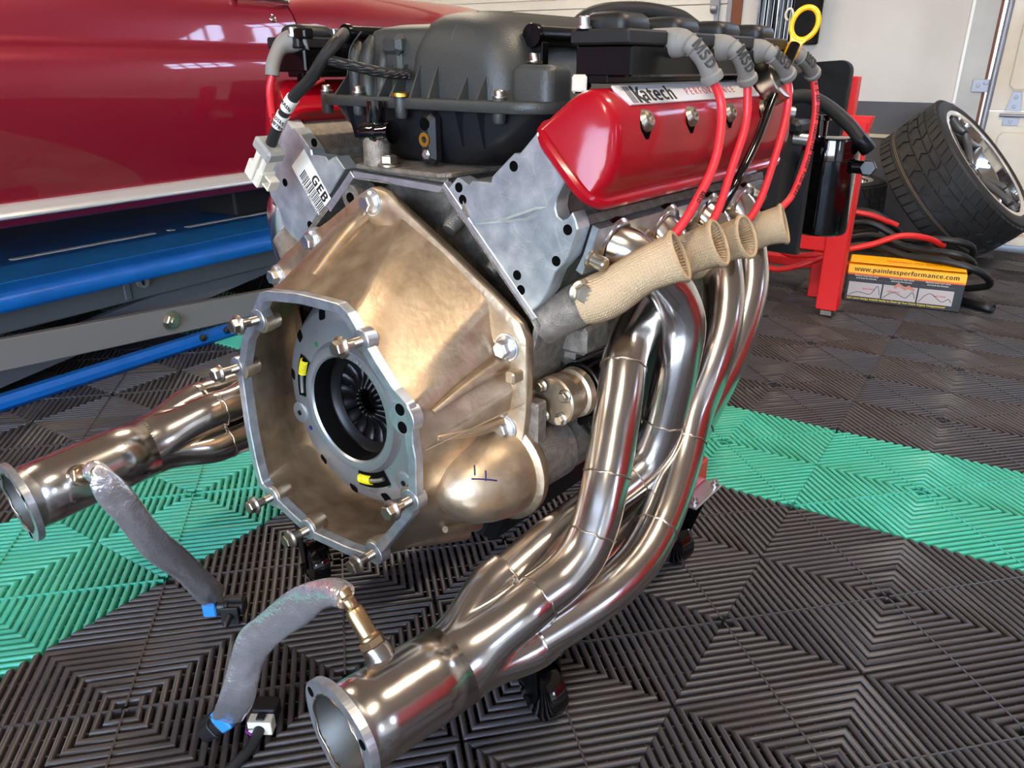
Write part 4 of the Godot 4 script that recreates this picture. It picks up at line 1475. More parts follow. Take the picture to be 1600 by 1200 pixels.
	lathe(s, [Vector2(0.0, 0.02), Vector2(0.062, 0.02), Vector2(0.062, 0.016), Vector2(0, 0.016)], 40, C)
	lathe(s, [Vector2(0.013, 0.018), Vector2(0.013, 0.034), Vector2(0.008, 0.036), Vector2(0.008, 0.02)], 24, C)
	part("friction_disc", s, M.hole_dark, eng)
	s = S()
	for d in [[0.083, 0.0708, 3.25, "ink_blue"], [0.099, 0.0709, 2.6, "ink_blue"], [0.093, 0.0709, 3.05, "ink_green"], [0.09, 0.0709, 5.3, "ink_green"], [0.1, 0.0709, 1.0, "ink_green"], [0.088, 0.0709, 4.0, "ink_green"]]:
		s = S()
		lathe(s, [Vector2(0.0032, 0.0), Vector2(0.003, 0.0004), Vector2(0, 0.0004)], 12, C * Transform3D(Basis(), Vector3(cos(d[2]) * d[0], d[1], sin(d[2]) * d[0])))
		part("paint_dot", s, M[d[3]], cov)

# ---- cylinder block
func block() -> void:
	var half = [Vector2(0.086, 0.664), Vector2(0.212, 0.538), Vector2(0.203, 0.500), Vector2(0.178, 0.455), Vector2(0.172, 0.400), Vector2(0.165, 0.335), Vector2(0.150, 0.318), Vector2(0.150, 0.300)]
	var poly = PackedVector2Array()
	for p in half:
		poly.append(p)
	for i in range(half.size() - 1, -1, -1):
		poly.append(Vector2(-half[i].x + 0.02 * (1.0 if i < 1 else 0.0), half[i].y))
	var s = S()
	prism(s, inset(poly, 0.012), -0.50, -0.062, Transform3D(), 0.002)
	var rim = []
	var ot = PackedVector2Array([Vector2(0.086, 0.664), Vector2(0.150, 0.600), Vector2(0.213, 0.537), Vector2(0.203, 0.500), Vector2(0.19, 0.455), Vector2(0.19, 0.36), Vector2(0.15, 0.30), Vector2(-0.15, 0.30), Vector2(-0.19, 0.36), Vector2(-0.19, 0.455), Vector2(-0.203, 0.5), Vector2(-0.213, 0.537), Vector2(-0.14, 0.60), Vector2(-0.062, 0.666)])
	for q in [[0.0, -0.066], [0.0, -0.0005], [0.0065, -0.0005], [0.0085, -0.064]]:
		var row = PackedVector3Array()
		for p in inset(ot, q[0]):
			row.append(Vector3(p.x, p.y, q[1]))
		rim.append(row)
	put(s, gridt(rim, true), 4294967295)
	# deck skirts along the banks and cast ribs in the recess
	for q in [[Vector3(0.062, 0.648, -0.075), Vector3(0.062, 0.61, -0.030)], [Vector3(0.13, 0.60, -0.08), Vector3(0.118, 0.570, -0.035)]]:
		tube(s, PackedVector3Array([q[0], (q[0] + q[1]) / 2, q[1]]), PackedFloat32Array([0.018, 0.014, 0.008]), 14)
	for side in [1.0, -1.0]:
		box(s, Vector3(0.205 * side, 0.505, -0.085), Vector3(0.05, 0.032, 0.05), 0.004)
		box(s, Vector3(0.18 * side, 0.50, -0.25), Vector3(0.05, 0.07, 0.36), 0.01)
		tube(s, PackedVector3Array([Vector3(0.20 * side, 0.53, -0.02), Vector3(0.235 * side, 0.555, -0.035), Vector3(0.247 * side, 0.568, -0.03)]), PackedFloat32Array([0.022, 0.023, 0.018]), 18)
	lathe(s, [Vector2(0.005, -0.03), Vector2(0.015, -0.03), Vector2(0.015, 0.0), Vector2(0.005, 0.0005)], 24, aim(Vector3(-0.066, 0.637, -0.001), Vector3(0, 0, 1)))
	var b = part("cylinder_block", s, M.rough_casting, eng)
	s = S()
	prism(s, PackedVector2Array([Vector2(0.209, 0.545), Vector2(0.086, 0.668), Vector2(0.0815, 0.6635), Vector2(0.2045, 0.5405)]), -0.01, 0.0008, Transform3D(), 0.0006)
	prism(s, PackedVector2Array([Vector2(0.084, 0.664), Vector2(-0.058, 0.668), Vector2(-0.055, 0.6605), Vector2(-0.02, 0.662), Vector2(0.02, 0.6585), Vector2(0.077, 0.6565)]), -0.01, 0.0008, Transform3D(), 0.0006)
	prism(s, PackedVector2Array([Vector2(-0.062, 0.668), Vector2(-0.11, 0.622), Vector2(-0.104, 0.616), Vector2(-0.056, 0.661)]), -0.03, 0.0008, Transform3D(), 0.0006)
	part("machined_edge", s, M.flange_face, b)
	hole(b, Vector3(-0.066, 0.637, 0.0005), Vector3(0, 0, 1), 0.0055)
	hole(b, Vector3(0.224, 0.541, -0.0085), Vector3(0.55, 0.25, 0.8), 0.0038)
	bolt(b, Vector3(0.2495, 0.574, -0.019), Vector3(0.75, 0.1, 0.65), bolt_mesh, M.steel)
	# oil pan
	s = S()
	prism(s, PackedVector2Array([Vector2(-0.15, 0.30), Vector2(-0.11, 0.19), Vector2(0.09, 0.19), Vector2(0.14, 0.30)]), -0.50, -0.06, Transform3D(), 0.012)
	part("oil_pan", s, M.black_plastic, eng)
	# valley plate with sensor tower
	s = S()
	prism(s, PackedVector2Array([Vector2(-0.060, 0.0), Vector2(-0.052, 0.012), Vector2(0.075, 0.012), Vector2(0.085, 0.0), Vector2(0.080, -0.40), Vector2(-0.07, -0.40)]), 0.0, 0.0055, Transform3D(Basis(Vector3(1, 0, 0), Vector3(0, 0, 1), Vector3(0, -1, 0)), Vector3(0, 0.6765, -0.012)), 0.0012)
	box(s, Vector3(0.006, 0.665, -0.22), Vector3(0.13, 0.012, 0.40), 0.002)
	var vp = part("valley_plate", s, M.rough_casting, eng)
	s = S()
	lathe(s, [Vector2(0.0155, 0.0), Vector2(0.0155, 0.03), Vector2(0.0145, 0.032), Vector2(0, 0.032)], 28, Transform3D(Basis(), Vector3(-0.030, 0.676, -0.014)))
	part("sensor_tower", s, M.rough_casting, vp)
	bolt(vp, Vector3(-0.005, 0.677, -0.008), Vector3(0, 1, 0), bolt_mesh, M.steel)

# ---- heads
func head(side: float) -> void:
	var zo = 0.0 if side > 0 else -0.024
	var pts = [Vector2(0.0885, 0.6605), Vector2(0.1035, 0.6745), Vector2(0.108, 0.6735), Vector2(0.119, 0.6685), Vector2(0.124, 0.673), Vector2(0.149, 0.6735), Vector2(0.150, 0.679), Vector2(0.172, 0.6985), Vector2(0.178, 0.7035), Vector2(0.184, 0.703), Vector2(0.205, 0.724), Vector2(0.241, 0.688), Vector2(0.2295, 0.667), Vector2(0.228, 0.657), Vector2(0.231, 0.6495), Vector2(0.2365, 0.6465), Vector2(0.242, 0.6485), Vector2(0.2475, 0.655), Vector2(0.252, 0.648), Vector2(0.2545, 0.640), Vector2(0.2455, 0.612), Vector2(0.230, 0.595), Vector2(0.222, 0.575), Vector2(0.211, 0.559), Vector2(0.200, 0.548)]
	var poly = PackedVector2Array()
	for p in pts:
		poly.append(Vector2(p.x * side - (0.012 if side < 0 else 0.0), p.y - (0.0 if side > 0 else -0.004)))
	var s = S()
	prism(s, poly, -0.022 + zo, zo, Transform3D(), 0.0012)
	var face_part = part("cylinder_head", s, M.machined_aluminium, eng)
	s = S()
	prism(s, inset(poly, 0.004), -0.465 + zo, -0.020 + zo, Transform3D(), 0.003)
	part("casting", s, M.rough_casting, face_part)
	var hx = [Vector2(0.106, 0.6647), Vector2(0.111, 0.6528), Vector2(0.178, 0.6915), Vector2(0.2433, 0.6383), Vector2(0.231, 0.6064), Vector2(0.1831, 0.5846), Vector2(0.1882, 0.5701)] if side > 0 else [Vector2(0.155, 0.692), Vector2(0.222, 0.638), Vector2(0.178, 0.588), Vector2(0.160, 0.587)]
	for h in hx:
		hole(face_part, Vector3(h.x * side, h.y, zo), Vector3(0, 0, 1), 0.0048)
	if side > 0:
		s = S()
		# raised pad and scratched ledge of the casting
		prism(s, PackedVector2Array([Vector2(0.112, 0.652), Vector2(0.121, 0.638), Vector2(0.118, 0.634), Vector2(0.110, 0.642)]), -0.002, 0.0012, Transform3D(), 0.0005)
		part("pad", s, M.rough_casting, face_part)
		s = S()
		prism(s, PackedVector2Array([Vector2(0.1215, 0.6290), Vector2(0.1690, 0.6420), Vector2(0.2060, 0.6560), Vector2(0.2190, 0.6570), Vector2(0.1980, 0.6420), Vector2(0.1620, 0.6345)]), -0.002, 0.0035, Transform3D(), 0.003)
		part("cast_ledge", s, M.machined_aluminium, face_part)
	else:
		# paper tag with bars and the letters GEB
		var L = Transform3D(Basis(Vector3(0.62, -0.785, 0).normalized(), Vector3(0.785, 0.62, 0).normalized(), Vector3(0, 0, 1)), Vector3(-0.1635, 0.6395, zo + 0.0006))
		s = S()
		prism(s, rect(0.082, 0.037), 0, 0.0005, L)
		var tag = part("paper_tag", s, M.label_white, face_part)
		s = S()
		var rng = RandomNumberGenerator.new()
		rng.seed = 4
		var x = -0.022
		while x < 0.037:
			var w = rng.randf_range(0.0006, 0.0018)
			prism(s, rect(w, 0.015), 0.0004, 0.0008, L * Transform3D(Basis(), Vector3(x, -0.006, 0)))
			x += w + rng.randf_range(0.0007, 0.0016)
		part("bar_code", s, M.ink_black, face_part)
		part("tag_letters", text_mesh("GEB", 0.019, 0.0004, "Droid Sans", true), M.ink_black, face_part, L * Transform3D(Basis(), Vector3(0.010, 0.009, 0.0007)))
		part("tag_number", text_mesh("12559 8001004206", 0.0046, 0.0003), M.ink_black, face_part, L * Transform3D(Basis(), Vector3(0.012, -0.0158, 0.0007)))

# ---- valve covers
func valve_cover(side: float) -> void:
	var zo = 0.0 if side > 0 else -0.024
	var B = bank(side)
	var s = S()
	var z1 = -0.478
	# flange
	var fl = rrect(0.104, 0.48, 0.03, 6)
	var FX = B * Transform3D(Basis(Vector3(1, 0, 0), Vector3(0, 0, 1), Vector3(0, -1, 0)), Vector3(-0.036, 0.3725, -0.236 + zo))
	prism(s, fl, 0.0, 0.0115, FX, 0.003)
	var sec = [Vector2(-0.084, 0.368), Vector2(-0.0835, 0.376), Vector2(-0.082, 0.395), Vector2(-0.080, 0.412), Vector2(-0.0765, 0.421), Vector2(-0.070, 0.4275), Vector2(-0.062, 0.4305), Vector2(-0.050, 0.4305), Vector2(-0.040, 0.429), Vector2(-0.034, 0.4265), Vector2(-0.026, 0.421), Vector2(-0.014, 0.411), Vector2(-0.004, 0.4), Vector2(0.001, 0.392), Vector2(0.0035, 0.386), Vector2(0.0045, 0.380), Vector2(0.006, 0.3755), Vector2(0.009, 0.373), Vector2(0.012, 0.370)]
	var rows = []
	for q in [[-0.003, 0.02, 0.82], [-0.004, 0.10, 0.88], [-0.008, 0.35, 0.93], [-0.014, 0.68, 0.97], [-0.019, 0.88, 0.985], [-0.024, 0.97, 0.995], [-0.030, 1.0, 1.0], [-0.10, 1.0, 1.0], [-0.2, 1.0, 1.0], [-0.3, 1.0, 1.0], [-0.4, 1.0, 1.0], [-0.446, 1.0, 1.0], [-0.456, 0.95, 0.99], [-0.463, 0.8, 0.97], [-0.470, 0.4, 0.93], [-0.474, 0.05, 0.85]]:
		var row = PackedVector3Array()
		for p in sec:
			var n: float = 0.369 + (p.y - 0.369) * q[1]
			var t: float = -0.036 + (p.x + 0.036) * q[2]
			row.append(B * Vector3(t, n, q[0] + zo))
		rows.append(row)
	put(s, gridt(rows, false), 1)
	put(s, fan(rows[0]), 1)
	put(s, fan(rows[rows.size() - 1]), 1)
	var vc = part("valve_cover", s, M.red_powder_coat, eng, Transform3D(), "glossy red valve cover with silver badge" if side > 0 else "red valve cover on the far bank")
	for z in [-0.075, -0.168, -0.263, -0.36]:
		s = S()
		lathe(s, [Vector2(0.011, -0.012), Vector2(0.011, 0.0005), Vector2(0.0075, 0.0048), Vector2(0.0042, 0.0058), Vector2(0.0040, 0.003), Vector2(0, 0.003)], 24, aim(B * Vector3(-0.033, 0.4255, z + zo), B.basis * Vector3(0.30, 1, 0)))
		part("cover_bolt", s, M.steel, vc)
		s = S()
		# pocket cut into the slope below the bolt
		prism(s, PackedVector2Array([Vector2(-0.0125, 0.004), Vector2(0.0105, 0.004), Vector2(0.0095, -0.004), Vector2(0.003, -0.0135), Vector2(-0.003, -0.0135), Vector2(-0.0125, -0.004)]), -0.004, 0.0014, Transform3D(B.basis * Basis(Vector3(0, 0, -side), Vector3(-0.78, 0.62, 0), Vector3(0.62, 0.78, 0)), B * Vector3(-0.030, 0.4225, z + zo)), 0.0004)
		part("bolt_pocket", s, M.hole_dark, vc)
	if side < 0:
		return
	# badge: plate with the maker's lettering
	s = S()
	var BX = Transform3D(B.basis * Basis(Vector3(0, 0, -1), Vector3(-1, 0, 0), Vector3(0, 1, 0)), B * Vector3(-0.058, 0.4302, -0.20))
	prism(s, PackedVector2Array([Vector2(-0.146, -0.0115), Vector2(0.158, -0.0115), Vector2(0.158, 0.0115), Vector2(-0.155, 0.0115), Vector2(-0.156, 0.006)]), 0, 0.0022, BX, 0.0004)
	var bd = part("badge", s, M.badge_silver, vc)
	part("badge_name", text_mesh("atech", 0.0225, 0.0004, "Droid Sans", true), M.ink_black, vc, BX * Transform3D(Basis.from_scale(Vector3(1.12, 1, 1)), Vector3(-0.0835, -0.001, 0.0023)))
	s = S()
	prism(s, PackedVector2Array([Vector2(-0.1275, -0.0105), Vector2(-0.1230, -0.0105), Vector2(-0.1250, 0.0095), Vector2(-0.1295, 0.0095)]), 0.002, 0.0026, BX)
	prism(s, PackedVector2Array([Vector2(-0.1265, -0.001), Vector2(-0.1175, 0.0080), Vector2(-0.1130, 0.0080), Vector2(-0.1230, -0.002)]), 0.002, 0.0026, BX)
	prism(s, PackedVector2Array([Vector2(-0.124, 0.000), Vector2(-0.1105, -0.0112), Vector2(-0.1160, -0.0112), Vector2(-0.126, -0.002)]), 0.002, 0.0026, BX)
	for k in 5:
		prism(s, PackedVector2Array([Vector2(-0.1315 - k * 0.0022, -0.0105), Vector2(-0.1308 - k * 0.0022, -0.0105), Vector2(-0.1320 - k * 0.0022, 0.009), Vector2(-0.1327 - k * 0.0022, 0.009)]), 0.002, 0.0025, BX)
	part("badge_initial", s, M.ink_black, vc)
	part("badge_word", text_mesh("P E R F O R M A N C E", 0.0105, 0.0004, "Droid Sans"), M.badge_red, vc, BX * Transform3D(Basis.from_scale(Vector3(1.22, 1.15, 1)), Vector3(0.036, 0.0, 0.0023)))
	# filler cap at the far end
	s = S()
	lathe(s, [Vector2(0.019, 0.0), Vector2(0.019, 0.012), Vector2(0.0255, 0.014), Vector2(0.0265, 0.016), Vector2(0.0265, 0.040), Vector2(0.025, 0.042), Vector2(0.0, 0.042)], 44, aim(B * Vector3(-0.058, 0.424, -0.385), Vector3(0.86, 0.50, 0.06)).scaled_local(Vector3(0.95, 0.8, 0.95)))
	part("filler_cap", s, M.steel, vc)

# ---- intake manifold
func plan(x0: float, x1: float, z0: float, z1: float, r: float, y: float) -> PackedVector3Array:
	var o = PackedVector3Array()
	for p in rrect(x1 - x0, z0 - z1, r, 8):
		o.append(Vector3((x0 + x1) / 2 + p.x, y, (z0 + z1) / 2 + p.y))
	return o

func intake() -> void:
	var s = S()
	var rows = []
	for q in [[-0.150, 0.176, -0.044, 0.04, 0.744], [-0.147, 0.155, -0.046, 0.045, 0.756], [-0.138, 0.142, -0.047, 0.05, 0.768], [-0.126, 0.136, -0.048, 0.05, 0.778], [-0.114, 0.131, -0.049, 0.05, 0.788], [-0.108, 0.126, -0.050, 0.05, 0.798], [-0.104, 0.119, -0.052, 0.05, 0.808], [-0.100, 0.110, -0.056, 0.05, 0.817], [-0.093, 0.098, -0.062, 0.05, 0.8205], [-0.082, 0.082, -0.078, 0.05, 0.8235], [-0.06, 0.055, -0.11, 0.04, 0.825]]:
		rows.append(plan(q[0], q[1], q[2], -0.51, q[3], q[4]))
	put(s, gridt(rows, true), 1)
	put(s, fan(rows[rows.size() - 1]), 1)
	# raised right hand half of the upper shell
	var hump = []
	for q in [[-0.016, 0.137, -0.0405, 0.030, 0.744], [-0.016, 0.136, -0.042, 0.032, 0.770], [-0.015, 0.1315, -0.044, 0.034, 0.790], [-0.013, 0.126, -0.0465, 0.036, 0.802], [-0.009, 0.119, -0.051, 0.038, 0.814], [-0.003, 0.108, -0.058, 0.04, 0.824], [0.006, 0.094, -0.069, 0.038, 0.8315], [0.022, 0.074, -0.090, 0.024, 0.8355]]:
		hump.append(plan(q[0], q[1], q[2], -0.505, q[3], q[4]))
	put(s, gridt(hump, true), 1)
	put(s, fan(hump[7]), 1)
	# upright rolls on the left of the end wall
	for q in [[-0.096, 0.0085, 0.806], [-0.074, 0.0105, 0.812], [-0.050, 0.0085, 0.800], [0.066, 0.004, 0.800]]:
		var pth = PackedVector3Array()
		var prd = PackedFloat32Array()
		for k in 9:
			var f = k / 8.0
			pth.append(Vector3(q[0], lerpf(0.742, q[2], f), -0.0475 - 0.009 * f * f * f))
			prd.append(q[1] * (1.0 if k < 7 else (0.8 if k == 7 else 0.3)))
		tube(s, pth, prd, 18)
	# seams of the casting
	for x in [-0.112, 0.052]:
		tube(s, curve([Vector3(x, 0.745, -0.0425), Vector3(x + 0.001, 0.775, -0.0435), Vector3(x + 0.003, 0.80, -0.0475), Vector3(x + 0.006, 0.82, -0.056), Vector3(x + 0.010, 0.834, -0.085)] if x > 0 else [Vector3(x, 0.745, -0.044), Vector3(x + 0.004, 0.78, -0.0475), Vector3(x + 0.008, 0.80, -0.050), Vector3(x + 0.014, 0.817, -0.062)], 5), 0.0012, 6)
	box(s, Vector3(-0.030, 0.802, -0.052), Vector3(0.030, 0.022, 0.024), 0.005)
	box(s, Vector3(-0.030, 0.775, -0.052), Vector3(0.024, 0.06, 0.016), 0.004)
	var im = part("intake_manifold", s, M.intake_coating, eng)
	# triangular gussets
	for x in [-0.112, -0.037, -0.018, 0.014, 0.041, 0.083, 0.108]:
		var h = 0.036 if x < 0.05 and x > -0.1 else 0.026
		s = S()
		var lean = -0.004 if x < 0 else 0.0
		var rr = []
		for k in 6:
			var f = k / 5.0
			rr.append(PackedVector3Array([Vector3(x - 0.0042 * (1 - f * 0.7), 0.746, -0.05) + Vector3(-lean * f * 2, h * f, 0), Vector3(x - 0.0018 * (1 - f * 0.8), 0.746, -0.024 - 0.019 * f) + Vector3(-lean * f * 2, h * f, 0), Vector3(x + 0.0018 * (1 - f * 0.8), 0.746, -0.024 - 0.019 * f) + Vector3(-lean * f * 2, h * f, 0), Vector3(x + 0.0042 * (1 - f * 0.7), 0.746, -0.05) + Vector3(-lean * f * 2, h * f, 0)]))
		put(s, gridt(rr, false), 4294967295)
		part("gusset", s, M.intake_coating, im)
	# parting flange with bolt bosses
	s = S()
	var fl = []
	for q in [[0.737, -0.002], [0.737, 0.003], [0.738, 0.004], [0.7475, 0.004], [0.7485, 0.003], [0.749, -0.004]]:
		fl.append(plan(-0.152 - q[1], 0.188 + q[1], -0.027 + q[1], -0.515, 0.04, q[0]))
	put(s, gridt(fl, true), 1)
	for b in [Vector3(-0.135, 0, -0.034), Vector3(-0.074, 0, -0.030), Vector3(0.0, 0, -0.026), Vector3(0.134, 0, -0.032), Vector3(0.172, 0, -0.075)]:
		lathe(s, [Vector2(0.0, 0.727), Vector2(0.0055, 0.727), Vector2(0.0068, 0.730), Vector2(0.0072, 0.750), Vector2(0.0064, 0.7515), Vector2(0, 0.7515)], 22, Transform3D(Basis(), b))
	var fg = part("parting_flange", s, M.intake_coating, im)
	for b in [Vector3(-0.135, 0.7515, -0.034), Vector3(-0.074, 0.7515, -0.030), Vector3(0.134, 0.7515, -0.032), Vector3(0.172, 0.7515, -0.075)]:
		s = S()
		lathe(s, [Vector2(0.0072, 0.0), Vector2(0.0072, 0.0015), Vector2(0.0052, 0.0018), Vector2(0.0052, 0.0065), Vector2(0.0045, 0.0075), Vector2(0.0026, 0.0075), Vector2(0.0026, 0.005), Vector2(0, 0.005)], 20)
		part("cap_screw", s, M.steel, im, Transform3D(Basis(), b))
	# tan clip and lug under it
	s = S()
	lathe(s, [Vector2(0.010, 0.7495), Vector2(0.0095, 0.753), Vector2(0.005, 0.7545), Vector2(0, 0.7545)], 20, Transform3D(Basis(), Vector3(0.0, 0, -0.026)))
	part("plug", s, M.brass, im)
	# boss block on the right with its screw
	s = S()
	var bb = []
	for q in [[0.0, 0.745], [0.0, 0.776], [0.002, 0.780], [0.006, 0.7825]]:
		bb.append(plan(0.134 + q[0], 0.186 - q[0], -0.045 - q[0], -0.09, 0.012, q[1]))
	put(s, gridt(bb, true), 1)
	put(s, fan(bb[3]), 1)
	part("boss", s, M.intake_coating, im)
	s = S()
	lathe(s, [Vector2(0.008, 0.0), Vector2(0.0085, 0.001), Vector2(0.0085, 0.003), Vector2(0.006, 0.003), Vector2(0.006, 0.010), Vector2(0.0, 0.010)], 6, Transform3D(Basis(), Vector3(0.152, 0.783, -0.066)))
	part("screw", s, M.steel, im)
	# lower half
	s = S()
	rows = []
	for q in [[-0.146, 0.182, -0.040, 0.738, 0.03], [-0.136, 0.172, -0.041, 0.72, 0.04], [-0.118, 0.150, -0.044, 0.702, 0.045], [-0.098, 0.126, -0.050, 0.688, 0.05], [-0.078, 0.098, -0.060, 0.679, 0.05], [-0.05, 0.07, -0.075, 0.676, 0.05]]:
		rows.append(plan(q[0], q[1], q[2], -0.50, q[4], q[3]))
	put(s, gridt(rows, true), 1)
	put(s, fan(rows[5]), 1)
	for x in [-0.098, 0.075, 0.105]:
		put(s, gridt([PackedVector3Array([Vector3(x - 0.005, 0.738, -0.045), Vector3(x, 0.738, -0.030), Vector3(x + 0.005, 0.738, -0.045)]), PackedVector3Array([Vector3(x - 0.001, 0.700, -0.048), Vector3(x, 0.700, -0.042), Vector3(x + 0.001, 0.700, -0.048)])], false), 4294967295)
	# pillar for the brass insert
	box(s, Vector3(0.036, 0.707, -0.034), Vector3(0.022, 0.055, 0.02), 0.006)
	var lo = part("intake_base", s, M.intake_base, eng)
	s = S()
	lathe(s, [Vector2(0.0036, 0.0), Vector2(0.0072, 0.0), Vector2(0.0076, 0.001), Vector2(0.0076, 0.002), Vector2(0.0036, 0.002), Vector2(0.0034, -0.002), Vector2(0, -0.002)], 22, aim(Vector3(0.036, 0.7065, -0.0245), Vector3(0, 0, 1)))
	part("brass_insert", s, M.brass, lo)
	hole(lo, Vector3(0.036, 0.7225, -0.0240), Vector3(0, 0, 1), 0.0062)
	s = S()
	prism(s, circle(0.0058, 6), 0, 0.004, Transform3D(Basis(), Vector3(0.038, 0.691, -0.026)), 0.0008)
	lathe(s, [Vector2(0.003, 0.003), Vector2(0.003, 0.006), Vector2(0, 0.006)], 14, aim(Vector3(0.038, 0.691, -0.026), Vector3(0, 0, 1)))
	part("stud_nut", s, M.zinc, lo)
	# pressure sensor on the tower: plug, cable elbow and clip
	s = S()
	lathe(s, [Vector2(0.0, -0.012), Vector2(0.010, -0.012), Vector2(0.0108, -0.008), Vector2(0.0108, 0.004), Vector2(0.012, 0.005), Vector2(0.012, 0.010), Vector2(0.0095, 0.012), Vector2(0.0095, 0.026), Vector2(0.0125, 0.027), Vector2(0.0125, 0.031), Vector2(0.0, 0.031)], 28, aim(Vector3(-0.031, 0.7115, -0.008), Vector3(1, 0.05, -0.12)))
	lathe(s, [Vector2(0.0, 0.0), Vector2(0.009, 0.0), Vector2(0.010, 0.004), Vector2(0.010, 0.026), Vector2(0.0, 0.027)], 24, Transform3D(Basis(), Vector3(-0.026, 0.719, -0.012)))
	lathe(s, [Vector2(0.012, 0.0), Vector2(0.012, 0.004), Vector2(0.0, 0.006)], 20, Transform3D(Basis(), Vector3(-0.030, 0.7035, -0.012)))
	part("pressure_sensor", s, M.black_gloss, eng)

# ---- coils, rails, boots, wires, sleeves
func ignition() -> void:
	var rail = S()
	for q in [[0.132, 0.8102, -0.086], [-0.186, 0.8180, -0.112]]:
		lathe(rail, [Vector2(0.0, 0.0), Vector2(0.0112, 0.0), Vector2(0.0116, 0.0008), Vector2(0.0116, 0.007), Vector2(0.0095, 0.007), Vector2(0.0095, 0.38), Vector2(0.0, 0.38)], 32, aim(Vector3(q[0], q[1], q[2]), Vector3(0, 0, -1)))
		box(rail, Vector3(q[0] + 0.002, q[1] - 0.017, q[2] - 0.012), Vector3(0.016, 0.022, 0.012), 0.001)
		box(rail, Vector3(q[0], q[1] + 0.0035, q[2] + 0.0003), Vector3(0.0016, 0.008, 0.0015), 0.0002)
		part("fuel_rail", rail, M.black_anodised, eng)
		rail = S()
	for side in [1.0, -1.0]:
		var br = S()
		box(br, mir(Vector3(0.236, 0.786, -0.285), side), Vector3(0.062, 0.028, 0.45), 0.002)
		box(br, mir(Vector3(0.222, 0.770, -0.285), side), Vector3(0.040, 0.008, 0.45), 0.001)
		for k in 4:
			prism(br, circle(0.008, 6), -0.006, 0.006, Transform3D(Basis(), mir(Vector3(0.212, 0.764, -0.062 - 0.0), side)), 0.001)
		part("coil_bracket", br, M.black_anodised, eng)
		for k in (4 if side > 0 else 2):
			var z = -0.088 - 0.105 * k
			var s = S()
			box(s, mir(Vector3(0.236, 0.8065, z), side), Vector3(0.064, 0.0135, 0.074), 0.002)
			# rounded crown and spark tower
			var rr = []
			for q in [[0.048, 0.8125], [0.050, 0.818], [0.046, 0.824], [0.036, 0.8275], [0.02, 0.8285]]:
				var row = PackedVector3Array()
				for p in rrect(q[0], 0.052 - (0.050 - q[0]) * 0.6, 0.009, 4):
					row.append(mir(Vector3(0.232 + p.x, q[1], z + p.y), side))
				rr.append(row)
			put(s, gridt(rr, true), 1)
			put(s, fan(rr[4]), 1)
			lathe(s, [Vector2(0.0, 0.0), Vector2(0.010, 0.0), Vector2(0.009, 0.02), Vector2(0.0, 0.02)], 20, aim(mir(Vector3(0.243, 0.801, z - 0.045), side), Vector3(side, 0, 0)))
			var coil = part("ignition_coil", s, M.black_plastic, eng)
			for q in [-0.033, 0.033]:
				s = S()
				lathe(s, [Vector2(0.0075, 0.0), Vector2(0.0075, 0.0022), Vector2(0.0055, 0.0022), Vector2(0.0055, 0.010), Vector2(0.0045, 0.011), Vector2(0.0, 0.011)], 18, Transform3D(Basis(), mir(Vector3(0.217, 0.8135, z + q), side)))
				part("coil_screw", s, M.zinc, coil)
			if side < 0:
				s = S()
				box(s, Vector3(-0.200, 0.8165, z + 0.030), Vector3(0.022, 0.012, 0.016), 0.002)
				part("coil_plug", s, M.black_anodised, coil)
		if side > 0:
			var s = S()
			box(s, Vector3(0.212, 0.7655, -0.058), Vector3(0.017, 0.017, 0.006), 0.004)
			part("square_nut", s, M.connector_cream, eng)
	# right bank: four boots, wires and knitted sleeves
	var nd = [[Vector3(0.304, 0.771, -0.153), Vector3(0.314, 0.743, -0.160), Vector3(0.321, 0.696, -0.141), Vector3(0.318, 0.656, -0.110), Vector3(0.311, 0.628, -0.084)],
		[Vector3(0.294, 0.768, -0.264), Vector3(0.299, 0.725, -0.261), Vector3(0.299, 0.679, -0.237), Vector3(0.301, 0.641, -0.210), Vector3(0.299, 0.621, -0.191)],
		[Vector3(0.293, 0.772, -0.385), Vector3(0.298, 0.734, -0.386), Vector3(0.300, 0.676, -0.358), Vector3(0.300, 0.626, -0.324), Vector3(0.292, 0.599, -0.294)],
		[Vector3(0.284, 0.773, -0.500), Vector3(0.294, 0.729, -0.503), Vector3(0.300, 0.674, -0.479), Vector3(0.300, 0.628, -0.445), Vector3(0.294, 0.609, -0.422)]]
	var open = [Vector3(0.3305, 0.615, -0.062), Vector3(0.328, 0.612, -0.155), Vector3(0.321, 0.603, -0.246), Vector3(0.317, 0.598, -0.376)]
	for k in 4:
		var s = S()
		var c = Vector3([0.2645, 0.262, 0.259, 0.2545][k], [0.8027, 0.800, 0.798, 0.797][k], [-0.139, -0.245, -0.352, -0.457][k])
		var e: Vector3 = nd[k][0]
		# fat coil end, elbow, slim wire end with a collar
		lathe(s, [Vector2(0.0, -0.022), Vector2(0.0125, -0.022), Vector2(0.0135, -0.020), Vector2(0.0138, 0.004), Vector2(0.0132, 0.010), Vector2(0.0118, 0.013), Vector2(0.0, 0.014)], 26, aim(c, Vector3(1, 0.0, 0.05)))
		var el = c + Vector3(0.0235, -0.003, 0.002)
		var path = curve([c + Vector3(0.002, 0, 0), c + Vector3(0.013, -0.0002, 0.0007), el, el.lerp(e, 0.45) + Vector3(0.0022, 0.0016, 0), e], 7)
		var rad = PackedFloat32Array()
		for i in path.size():
			var f = float(i) / (path.size() - 1)
			rad.append(lerpf(0.0128, 0.0090, smoothstep(0.2, 0.5, f)))
		tube(s, path, rad, 22)
